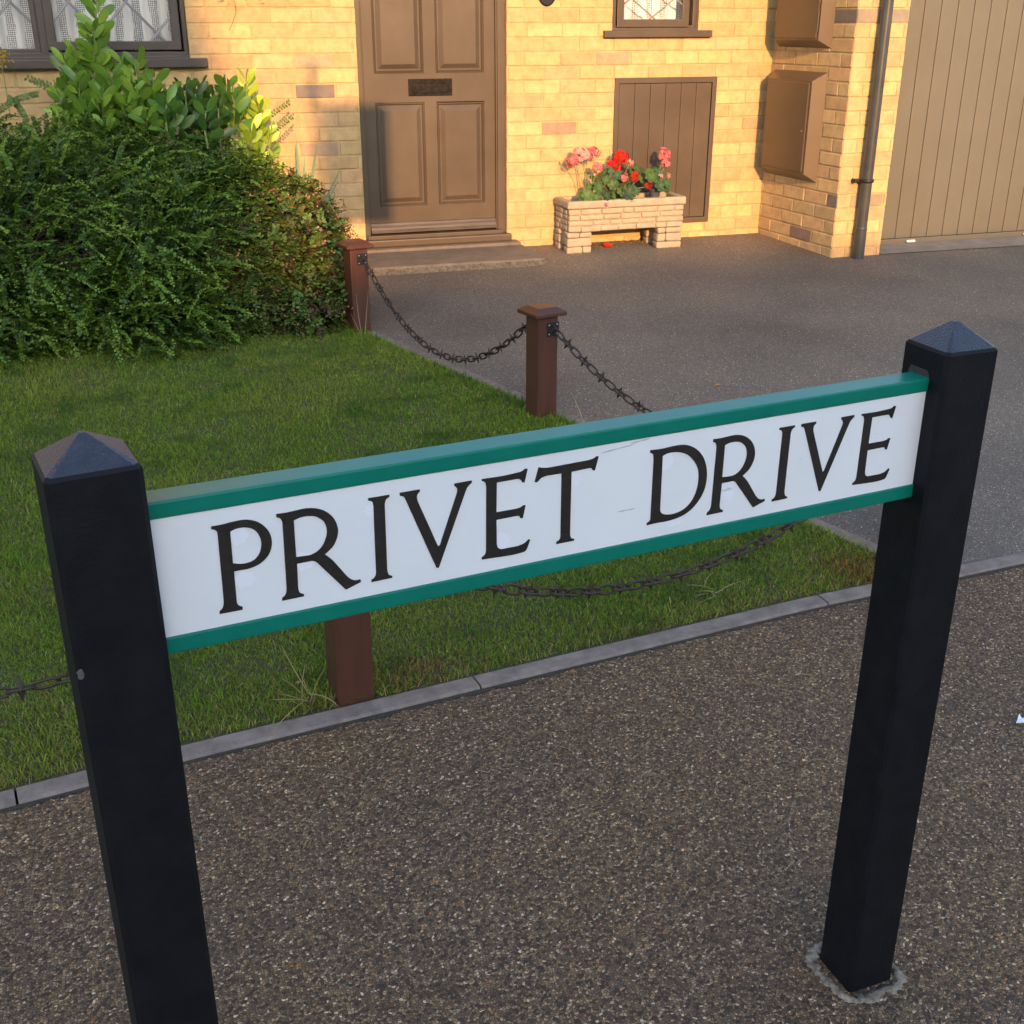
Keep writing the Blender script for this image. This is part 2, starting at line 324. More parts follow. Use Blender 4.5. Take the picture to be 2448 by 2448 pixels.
# ------------------------------------------------ the house
house = empty('brick_house', (2, WY, 0), 'buff brick house with brown front door, leaded windows and taupe garage', 'house')
CH, BL, JT = .0815, .234, .0095
DARK, MID, PINK = (.19, .155, .125), (.40, .285, .17), (.52, .34, .17)
def brick_col():
    t = random.random(); k = random.uniform(.88, 1.08)
    if t < .006: c = (.42, .30, .18)
    elif t < .09: c = PINK
    elif t < .45: c = (.525, .355, .172)
    else: c = (.555, .38, .182)
    return tuple(v*k*random.uniform(.96, 1.04) for v in c)
def brickwork(name, P0, U, Nn, u0, u1, z0, z1, holes=(), over=(), shift=0.0, thick=.11, zref=.253):
    b = MB(); P0 = Vector((*P0, 0)); U = Vector((*U, 0)); Nn = Vector((*Nn, 0)); Z = Vector((0, 0, 1))
    us = sorted({u0, u1, *[min(max(h[k], u0), u1) for h in holes for k in (0, 1)]}); zs = sorted({z0, z1, *[min(max(h[k], z0), z1) for h in holes for k in (2, 3)]})
    Mx = Matrix(((U.x, Nn.x, 0, P0.x), (U.y, Nn.y, 0, P0.y), (0, 0, 1, 0), (0, 0, 0, 1)))
    for a, c in zip(us, us[1:]):
        for d, e in zip(zs, zs[1:]):
            if not any(h[0] <= (a+c)/2 <= h[1] and h[2] <= (d+e)/2 <= h[3] for h in holes): b.box(a, c, -thick, 0, d, e, Mx, (.49, .345, .17))
    k0 = math.floor((z0-zref)/CH); k = k0
    while zref + k*CH < z1:
        za, zb = zref+k*CH+JT/2, zref+(k+1)*CH-JT/2; zm = (za+zb)/2; za = max(za, z0); zb = min(zb, z1)
        if zb-za > .01:
            u = u0 - BL*2 + (k % 2)*BL/2 + shift
            while u < u1:
                ua, ub = u+JT/2, u+BL-JT/2; u += BL + random.uniform(-.002, .002)
                ua, ub = max(ua, u0), min(ub, u1); segs = [(ua, ub)]
                for h in holes:
                    if h[2] < zm < h[3]:
                        ns = []
                        for a, c in segs:
                            if c <= h[0] or a >= h[1]: ns.append((a, c))
                            else:
                                if a < h[0]: ns.append((a, h[0]))
                                if c > h[1]: ns.append((h[1], c))
                        segs = ns
                for a, c in segs:
                    if c-a < .015: continue
                    col = brick_col()
                    for (ou, oz, oc) in over:
                        if a <= ou <= c and za <= oz <= zb: col = oc
                    t = .0045+random.uniform(-.0012, .002); m = .003; tl = random.uniform(-.0008, .0008); tz = random.uniform(-.0008, .0008)
                    j = lambda: random.uniform(-.0014, .0014)
                    q = [(a, za), (c, za), (c, zb), (a, zb)]; back = [(x, -.001, z) for x, z in q]
                    e = [(x+j(), t*.55, z+j()) for x, z in q]
                    fr = [(a+m+j(), t+tl, za+m+j()), (c-m+j(), t-tl, za+m+j()), (c-m+j(), t+tz, zb-m+j()), (a+m+j(), t-tz, zb-m+j())]
                    b.add([Mx @ Vector(p) for p in back+e+fr], [(i+o, (i+1) % 4+o, (i+1) % 4+4+o, i+4+o) for o in (0, 4) for i in range(4)] + [(8, 9, 10, 11)], col=col)
        k += 1
    # outward-facing normals are not needed by the renderer, two-sided faces
    return b.build(name, M['brick'], house)
DOOR = (1.295, 2.215, .19, 2.25); WR = (2.9, 3.486, 1.42, 2.35); WLH = (-1.9, .346, 1.27, 2.35); HT = (2.93, 3.64, .235, 1.158)
brickwork('front_wall', (0, WY), (1, 0), (0, -1), -5.0, 4.035, -.02, 2.6, [DOOR, WR, WLH, HT],
    [(1.05, 1.115, (.21, .17, .14)), (3.02, 1.27, MID), (2.5, .86, (.33, .23, .15)), (2.6, 1.13, PINK), (3.88, .86, (.42, .28, .16)), (3.9, .62, PINK), (2.38, .3, PINK)], shift=.075)
RA = R(4.6); J = Vector((4.035, WY)); RU = Vector((math.sin(RA), -math.cos(RA))); RN = Vector((-math.cos(RA), -math.sin(RA)))
RL = (WY-6.35)/math.cos(RA)
brickwork('return_wall', J, RU, RN, 0, RL-.001, -.02, 2.6, [], [(.79, .46, DARK), (.4, .22, (.24, .17, .125)), (.76, 1.5, (.2, .16, .13))], shift=.03)
KX0 = J.x + RU.x*RL
brickwork('garage_pier', (KX0, 6.35), (1, 0), (0, -1), 0, 4.45-KX0, -.02, 2.6, [], [(.1, .46, (.27, .22, .14)), (.3, .46, (.33, .26, .16)), (.1, 1.52, (.3, .24, .17)), (.22, 1.52, (.28, .24, .18))], shift=.09, thick=.2)
b = MB(); b.box(-5, 8.5, WY+.32, 14, -.05, 2.6); b.box(4.47, 8.5, 6.68, WY+.31, 2.32, 2.6); b.box(7.2, 8.5, 6.4, WY+.31, -.05, 2.31); b.box(4.36, 8.5, WY+.1, WY+.31, -.05, 2.31); b.box(-5.1, -5.003, WY, 14, -.05, 2.6); b.box(4.05, 8.5, 6.36, 6.67, 2.6, 2.62)
b.build('house_body', M['render'], house)
b = MB(); b.box(-5, .5, WY-.02, 14, 2.62, 4.9); b.build('upper_wall', M['brick2'], house)
b = MB(); ov = .35
for (x0, x1, y0, y1, ze, zr) in ((-5.2, .65, WY-.35, 14.3, 4.9, 6.9), (.55, 8.8, 6.1, 14.3, 2.62, 2.9)):
    ym = (y0+y1)/2; b.add([(x0, y0, ze), (x1, y0, ze), (x1, ym, zr), (x0, ym, zr), (x0, y1, ze), (x1, y1, ze)], [(0, 1, 2, 3), (3, 2, 5, 4), (0, 3, 4), (1, 5, 2), (0, 4, 5, 1)])
b.build('roof', M['tile'], house)
b = MB(); b.box(-3.2, .30, WY-.62, WY-.021, 2.42, 2.55); b.build('shade_canopy', M['tile'], house)  # unseen canopy added to keep sky light off the left window wall

# front door
FY, LY = WY+.028, WY+.066
b = MB()
b.rbox(1.293, 1.330, FY, FY+.09, .2, 2.22, .004); b.rbox(2.166, 2.217, FY, FY+.09, .2, 2.22, .004); b.rbox(1.293, 2.217, FY-.001, FY+.09, 2.2, 2.25, .004)
b.rbox(2.158, 2.172, FY+.014, FY+.09, .24, 2.2, .003); b.rbox(1.324, 1.338, FY+.016, FY+.09, .24, 2.2, .003)
b.build('door_frame', M['brown'], house)
door = None; b = MB(); x0, x1, z0, z1 = 1.336, 2.160, .262, 2.2
PN = [(1.405, 1.711, .417, 1.034), (1.787, 2.091, .417, 1.030), (1.405, 1.711, 1.197, 2.05), (1.785, 2.091, 1.197, 2.05)]
for (a, c, d, e) in ((x0, 1.405, z0, z1), (1.711, 1.786, z0, z1), (2.091, x1, z0, z1)): b.box(a, c, LY, LY+.04, d, e)
for (a, c) in ((1.405, 1.711), (1.786, 2.091)):
    for d, e in ((z0, .417), (1.033, 1.197), (2.05, z1)): b.box(a, c, LY+.0004, LY+.04, d, e)
for (a, c, d, e) in PN:
    def ring(i, y): return [(a+i, LY+y, d+i), (c-i, LY+y, d+i), (c-i, LY+y, e-i), (a+i, LY+y, e-i)]
    rs = ring(.0002, .0004)+ring(.006, .006)+ring(.010, .004)+ring(.017, .014)+ring(.026, .014)+ring(.052, .002)+ring(.055, .002); n = 6
    b.add(rs, [(o*4+i, o*4+(i+1) % 4, (o+1)*4+(i+1) % 4, (o+1)*4+i) for o in range(n) for i in range(4)] + [(24, 25, 26, 27)])
door = b.build('front_door', M['brown'], house)
b = MB(); prof = [(0, .262), (-.006, .262), (-.034, .268), (-.036, .278), (-.026, .287), (-.024, .300), (-.014, .312), (-.012, .324), (0, .328)]
vs = [(x, LY+y, z-.006) for x in (1.342, 2.156) for y, z in prof]; n = len(prof)
b.add(vs, [(i, i+1, n+i+1, n+i) for i in range(n-1)] + [tuple(range(n)), tuple(range(n, 2*n))[::-1]]); b.build('weather_bar', M['bar'], door)
b = MB(); b.rbox(1.612, 1.886, LY-.006, LY+.001, 1.068, 1.166, .003); lp = b.build('letter_plate', M['letterbox'], door)
b = MB(); b.rbox(1.641, 1.858, LY-.0095, LY-.0055, 1.084, 1.141, .002); b.rbox(1.66, 1.84, LY-.014, LY-.009, 1.142, 1.149, .002); b.build('letter_flap', M['letterbox'], lp)
b = MB(); b.rbox(1.25, 2.235, WY-.05, WY+.1, .188, .232, .008); b.rbox(1.31, 2.19, WY-.005, WY+.12, .228, .252, .004); b.build('door_sill', M['brown'], house)
# concrete doorstep with a worn, lumpy front edge
b = MB(); b.rbox(.93, 2.295, 6.63, WY+.02, .02, .166, .014, jit=.004, seg=3)
st = b.build('doorstep', M['step'], house)
b = MB(); b.rbox(1.2, 2.28, WY-.10, WY+.03, .163, .186, .008, jit=.003); b.build('upper_step', M['step'], st)
b = MB(); n = 120; vs = []; fs = []
for i in range(n+1):
    x = .935 + 1.362*i/n
    for k, z in enumerate((.155, .13, .105, .06)):
        j = noise.noise(Vector((x*22, k*3.1, 5)))*.012 + noise.noise(Vector((x*60, k*3.1, 9)))*.006
        vs.append((x, 6.622 - k*.006 + j, z+noise.noise(Vector((x*30, k, 1)))*.008))
b.add(vs, [(i*4+k, (i+1)*4+k, (i+1)*4+k+1, i*4+k+1) for i in range(n) for k in range(3)], True)
vs = []
for i in range(30):
    y = 6.63+.5*i/29
    for k, z in enumerate((.155, .12, .06)):
        vs.append((2.297+k*.006+noise.noise(Vector((y*40, k*2.2, 3)))*.007, y, z))
b.add(vs, [(i*3+k, (i+1)*3+k, (i+1)*3+k+1, i*3+k+1) for i in range(29) for k in range(2)], True)
b.build('rough_edge', M['step_edge'], st)

# windows: frame > sashes, sill, glass, lead cames, net curtain
def net(name, x0, x1, y, z0, z1, par, folds=7, amp=.012):
    n = 90; vs = []
    for i in range(n+1):
        x = x0+(x1-x0)*i/n
        yy = y + amp*math.sin(i/n*folds*2*PI+math.sin(i*.11)) + amp*.4*math.sin(i*.9)
        vs += [(x, yy, z0 + .006*math.cos(i/n*folds*2*PI)), (x, yy, z1)]
    b = MB(); b.add(vs, [(2*i, 2*i+2, 2*i+3, 2*i+1) for i in range(n)], True); return b.build(name, M['lace'], par)
def leads(name, x0, x1, z0, z1, nodes, slope, y, par, wd=.0045):
    b = MB()
    for (nx, nz) in nodes:
        for sg in (1, -1):
            m = slope*sg; pts = []
            xa, xb = x0, x1; za, zb = nz+(xa-nx)*m, nz+(xb-nx)*m
            def clip(xa, za, xb, zb):
                if za > zb: xa, za, xb, zb = xb, zb, xa, za
                if zb < z0 or za > z1: return None
                if za < z0: xa += (xb-xa)*(z0-za)/(zb-za); za = z0
                if zb > z1: xb = xa+(xb-xa)*(z1-za)/(zb-za); zb = z1
                return xa, za, xb, zb
            r = clip(xa, za, xb, zb)
            if r: b.tube([(r[0], y, r[1]), (r[2], y, r[3])], wd, 5)
    return b.build(name, M['lead'], par)
def window(fr_mat, X0, X1, ZB, panes, sill, name_, nodes, slope, dy=0.03, sash=True):
    y = WY+dy; b = MB()
    b.rbox(X0, X0+.035, y, y+.08, ZB, 2.36, .004); b.rbox(X1-.026, X1, y, y+.08, ZB, 2.36, .004); b.rbox(X0, X1, y+.0006, y+.08, ZB-.001, ZB+.03, .004); b.rbox(X0, X1, y+.001, y+.08, 2.32, 2.36, .004)
    for p, q in zip(panes, panes[1:]): b.rbox(p[1]+.03, q[0]-.045, y, y+.08, ZB+.02, 2.34, .004)
    f = b.build('window', fr_mat, house)
    for (a, c, zb, hung) in panes:
        o = -.012 if hung else .012; b = MB(); e = .046 if hung else .03
        b.rbox(a-e, a, y+o, y+o+.04, zb-.045, 2.3, .004); b.rbox(c, c+e, y+o, y+o+.04, zb-.045, 2.3, .004)
        b.rbox(a-e, c+e, y+o-.0005, y+o+.04, zb-.047, zb, .004); b.rbox(a-e, c+e, y+o-.0005, y+o+.04, 2.26, 2.3, .004); b.build('sash', fr_mat, f)
        b = MB(); b.box(a-.003, c+.003, y+o+.018, y+o+.022, zb-.003, 2.27); b.build('pane', M['glass'], f)
        leads('lead_lattice', a, c, zb, 2.26, nodes, slope, y+o+.014, f)
        net('net_curtain', a-.05, c+.05, y+.13, zb-.03, 2.3, f, folds=max(2, int((c-a)/.085)))
    b = MB(); b.box(X0-.02, X1+.02, WY+.25, WY+.3, ZB-.05, 2.4); b.build('room_shade', M['dark'], f)  # dark panel, the unlit room's shade is in its colour
    b = MB(); sx0, sx1, sz0, sz1, pr = sill; b.rbox(sx0, sx1, WY-pr, y+.03, sz0, sz1, .005); b.rbox(X0, X1, WY-.005, y+.03, sz1-.002, sz1+.012, .003); b.build('window_sill', fr_mat, f)
    return f
dg = lambda x, z, px, pz, cnt: [(x+px*i, z+pz*k) for i in range(-cnt, cnt+1) for k in range(-1, 5)]
window(M['brown_dark'], -1.9, .346, 1.300, [(-1.75, -1.17, 1.35, 0), (-1.07, -.467, 1.35, 0), (-.352, .262, 1.386, 1)], (-2.0, .439, 1.249, 1.298, .055), 'l', dg(.184, 1.428, .298, .32, 8), 1.08)
window(M['brown'], 2.902, 3.486, 1.432, [(2.986, 3.384, 1.498, 1)], (2.84, 3.572, 1.393, 1.434, .04), 'r', dg(3.182, 1.512, .30, .215, 1), .72)
# meter hatch in the wall
b = MB(); a, c, d, e = HT
b.rbox(a, a+.03, WY-.014, WY+.05, d, e, .003); b.rbox(c-.03, c, WY-.014, WY+.05, d, e, .003); b.rbox(a, c, WY-.0135, WY+.05, d, d+.035, .003); b.rbox(a, c, WY-.0135, WY+.05, e-.035, e, .003)
hf = b.build('hatch_frame', M['brown'], house)
b = MB(); n = 6; bw = (c-a-.066)/n
for i in range(n): b.rbox(a+.033+i*bw+.0012, a+.033+(i+1)*bw-.0012, WY-.006, WY+.03, d+.038, e-.038, .0035)
b.build('hatch_boards', M['brown'], hf)
# number plaque beside the door
b = MB(); n = 40; el = lambda rx, rz, y: [(2.468+rx*math.cos(2*PI*i/n), y, 1.652+rz*math.sin(2*PI*i/n)) for i in range(n)]
b.add(el(.062, .082, WY-.001)+el(.062, .082, WY-.014)+el(.055, .075, WY-.018), [(o*n+i, o*n+(i+1) % n, (o+1)*n+(i+1) % n, (o+1)*n+i) for o in (0, 1) for i in range(n)] + [tuple(range(2*n, 3*n))]); pq = b.build('number_plaque', M['black'], house)
b = MB(); T = lambda p: [(2.468+x*.001, WY-y, 1.652+z*.001) for x, z in p for y in (.019,)]
for p in ([(-32, -14), (24, -14), (24, -4), (-18, -4), (-4, 42), (4, 42), (-32, -4)], [(6, -42), (16, -42), (16, 42), (6, 42)], [(0, -44), (22, -44), (22, -39), (0, -39)]):
    v = T(p); b.add(v, [tuple(range(len(v)))])
b.build('numeral', M['gold'], pq)
# meter boxes on the return wall (tapered steel cases)
def rw(t, o, z): return Vector((J.x+RU.x*t+RN.x*o, J.y+RU.y*t+RN.y*o, z))
def meter_box(t0, t1, z0, z1, T0, T1, Z0, Z1, o=.09, lock=True, hinge=False):
    b = MB(); n = 4
    wl = [rw(T0, .004, Z0), rw(T1, .004, Z0), rw(T1, .004, Z1), rw(T0, .004, Z1)]; fr = [rw(t0, o, z0), rw(t1, o, z0), rw(t1, o, z1), rw(t0, o, z1)]
    b.add(wl+fr, [(i, (i+1) % 4, (i+1) % 4+4, i+4) for i in range(4)] + [(4, 5, 6, 7)]); bx = b.build('meter_box', M['metalbrown'], house)
    b = MB(); i = .012; q = lambda e, oo: [rw(t0+e, oo, z0+e), rw(t1-e*1.6, oo, z0+e), rw(t1-e*1.6, oo, z1-e), rw(t0+e, oo, z1-e)]
    b.add(q(i, o+.0005)+q(i, o+.006)+q(i+.002, o+.008), [(k*4+i_, k*4+(i_+1) % 4, (k+1)*4+(i_+1) % 4, (k+1)*4+i_) for k in (0, 1) for i_ in range(4)] + [(8, 9, 10, 11)]); d = b.build('box_door', M['metalbrown'], bx)
    b = MB(); b.tube([rw(t1-.05, o+.006, (z0+z1)/2-.02), rw(t1-.05, o+.012, (z0+z1)/2-.02)], .008, 12); b.build('lock', M['screw'], bx)
    if hinge:
        b = MB()
        for zz in (z0+.05, z0+.19, z0+.33): b.tube([rw(t1-.012, o+.006, zz), rw(t1-.012, o+.006, zz+.11)], .004, 8)
        b.build('hinge', M['metalbrown'], bx)
meter_box(.102, .582, .600, 1.149, .05, .612, .545, 1.199)
meter_box(.14, .602, 1.381, 1.93, .075, .625, 1.335, 1.98, hinge=True)
# drainpipe with its clip on the garage pier
b = MB(); PX, PY = 4.262, 6.35-.052; b.tube([(PX, PY, gz(6.3)-.02), (PX, PY, .30)], .0365, 24, cap=False); b.tube([(PX, PY, .30), (PX, PY, .306)], [.0365, .034], 24, cap=False); b.tube([(PX, PY, .306), (PX, PY, 2.6)], .034, 24, cap=False)
pp = b.build('drainpipe', M['pipe'], house)
b = MB(); zc = .585; b.tube([(PX, PY, zc-.011), (PX, PY, zc-.009), (PX, PY, zc+.009), (PX, PY, zc+.011)], [.036, .042, .042, .036], 24); b.rbox(PX-.075, PX-.03, PY+.012, PY+.047, zc-.008, zc+.010, .003); b.rbox(PX-.082, PX-.066, PY+.0, PY+.045, zc-.012, zc+.012, .003)
b.tube([(PX-.06, PY-.0, zc), (PX-.06, PY+.03, zc)], .006, 8); b.build('pipe_clip', M['plate'], pp)
# garage door of vertical boards
b = MB(); bw = .121; X = 4.47; i = 0
b.box(4.44, 7.2, GY+.014, GY+.04, gz(GY)+.02, 2.32)
while X + bw*i < 7.2: b.rbox(X+bw*i+.0022, X+bw*(i+1)-.0022, GY, GY+.03, gz(GY)+.045, 2.32, .004); i += 1
gd = b.build('garage_door', M['garage'], house)
b = MB(); b.rbox(4.44, 7.2, GY-.012, GY+.05, gz(GY)+.01, gz(GY)+.043, .004); b.build('bottom_rail', M['garage'], gd)
for (x, s) in ((4.79, 1), (5.72, .8)):
    b = MB(); b.rbox(x, x+.065*s, GY-.03, GY-.012, gz(GY)+.018, gz(GY)+.034, .006, jit=.003); b.build('door_wedge', M['lint'], gd)

# ------------------------------------------------ street name sign (posts + name board)
SA = R(7.75); SU = Vector((math.cos(SA), math.sin(SA), 0)); SN = Vector((-math.sin(SA), math.cos(SA), 0)); SCN = 1.095
def sp(s, n, z): return SU*s + SN*(SCN+n) + Vector((0, 0, z))
PLc, PRc = sp(.068, .018, 0), sp(1.172, .0135, 0)
sign = empty('street_name_sign', sp(.62, .018, 0), 'white street name board edged in green between two black posts', 'street sign')
def sign_post(c, side, rot, ztop, zap):
    Mx = Matrix.Translation(c) @ Matrix.Rotation(SA+R(rot), 4, 'Z'); h = side/2; r = .005
    ring = lambda s, z: [(s-r*(s > h-.004), -s, z), (s, -s+r, z), (s, s-r, z), (s-r, s, z), (-s+r, s, z), (-s, s-r, z), (-s, -s+r, z), (-s+r, -s, z)]
    b = MB(); zs = [-.1, .3, .7, ztop-.003]; vs = []
    for z in zs: vs += ring(h, z)
    vs += ring(h-.003, ztop+.001); m = len(zs)+1
    b.add([Mx @ Vector(v) for v in vs], [(k*8+i, k*8+(i+1) % 8, (k+1)*8+(i+1) % 8, (k+1)*8+i) for k in range(m-1) for i in range(8)])
    p = b.build('sign_post', M['post'], sign)
    b = MB(); ap = .003; vs = [Mx @ Vector(v) for v in ring(h-.003, ztop+.001)] + [Mx @ Vector((x, y, zap)) for x, y in ((ap, -ap), (ap, ap), (-ap, ap), (-ap, -ap))]
    b.add(vs, [(7, 0, 8, 11), (0, 1, 8), (1, 2, 9, 8), (2, 3, 9), (3, 4, 10, 9), (4, 5, 10), (5, 6, 11, 10), (6, 7, 11), (8, 9, 10, 11)]); b.build('post_cap', M['cap'], p)
    # worn cement collar round the foot
    b = MB(); n = 150; vs = []
    for i in range(n):
        a = 2*PI*i/n; d = Vector((math.cos(a), math.sin(a), 0)); q = h/max(abs(d.x), abs(d.y)) if True else h
        for k, (e, z) in enumerate(((.008, -.002), (.012, .002), (.017, .005), (.024, .003), (.029, -.002))):
            e += noise.noise(Vector((d.x*3, d.y*3, k*1.7+c.x)))*.012 + noise.noise(Vector((d.x*9, d.y*9, k*.9+c.x)))*.009*(k > 0) + noise.noise(Vector((d.x*26, d.y*26, k*2.7+c.x)))*.004*(k > 1)
            rr = min(q, h*1.22) + e; vs.append(Mx @ Vector((d.x*rr, d.y*rr, z + (noise.noise(Vector((d.x*20, d.y*20, k)))*.002 if k > 1 else 0))))
    b.add(vs, [(i*5+k, ((i+1) % n)*5+k, ((i+1) % n)*5+k+1, i*5+k+1) for i in range(n) for k in range(4)], True); b.build('cement_collar', M['collar'], p)
    return p, Mx, h
pl, _, _ = sign_post(PLc, .090, 3.5, 1.110, 1.1375)
pr, MR, hr = sign_post(PRc, .0875, -4, 1.100, 1.131)
def sbox(b, s0, s1, n0, n1, z0, z1, r=.002, col=None): return b.rbox(s0, s1, SCN+n0, SCN+n1, z0, z1, r, Matrix.Rotation(SA, 4, 'Z'), col)
S0, S1 = .100, 1.1405; ZT, ZW1, ZW0, ZB = 1.061, 1.0425, .9088, .8893
b = MB(); sbox(b, S0, S1, .0022, .034, ZW0-.004, ZW1+.004, .001); board = b.build('name_board', M['white'], sign)
b = MB(); sbox(b, S0, S1, 0, .0362, ZW1, ZT, .0022); b.build('top_rail', M['green'], board)
b = MB(); sbox(b, S0, S1-.003, 0, .0362, ZB, ZW0, .0022); b.build('bottom_rail', M['green'], board)
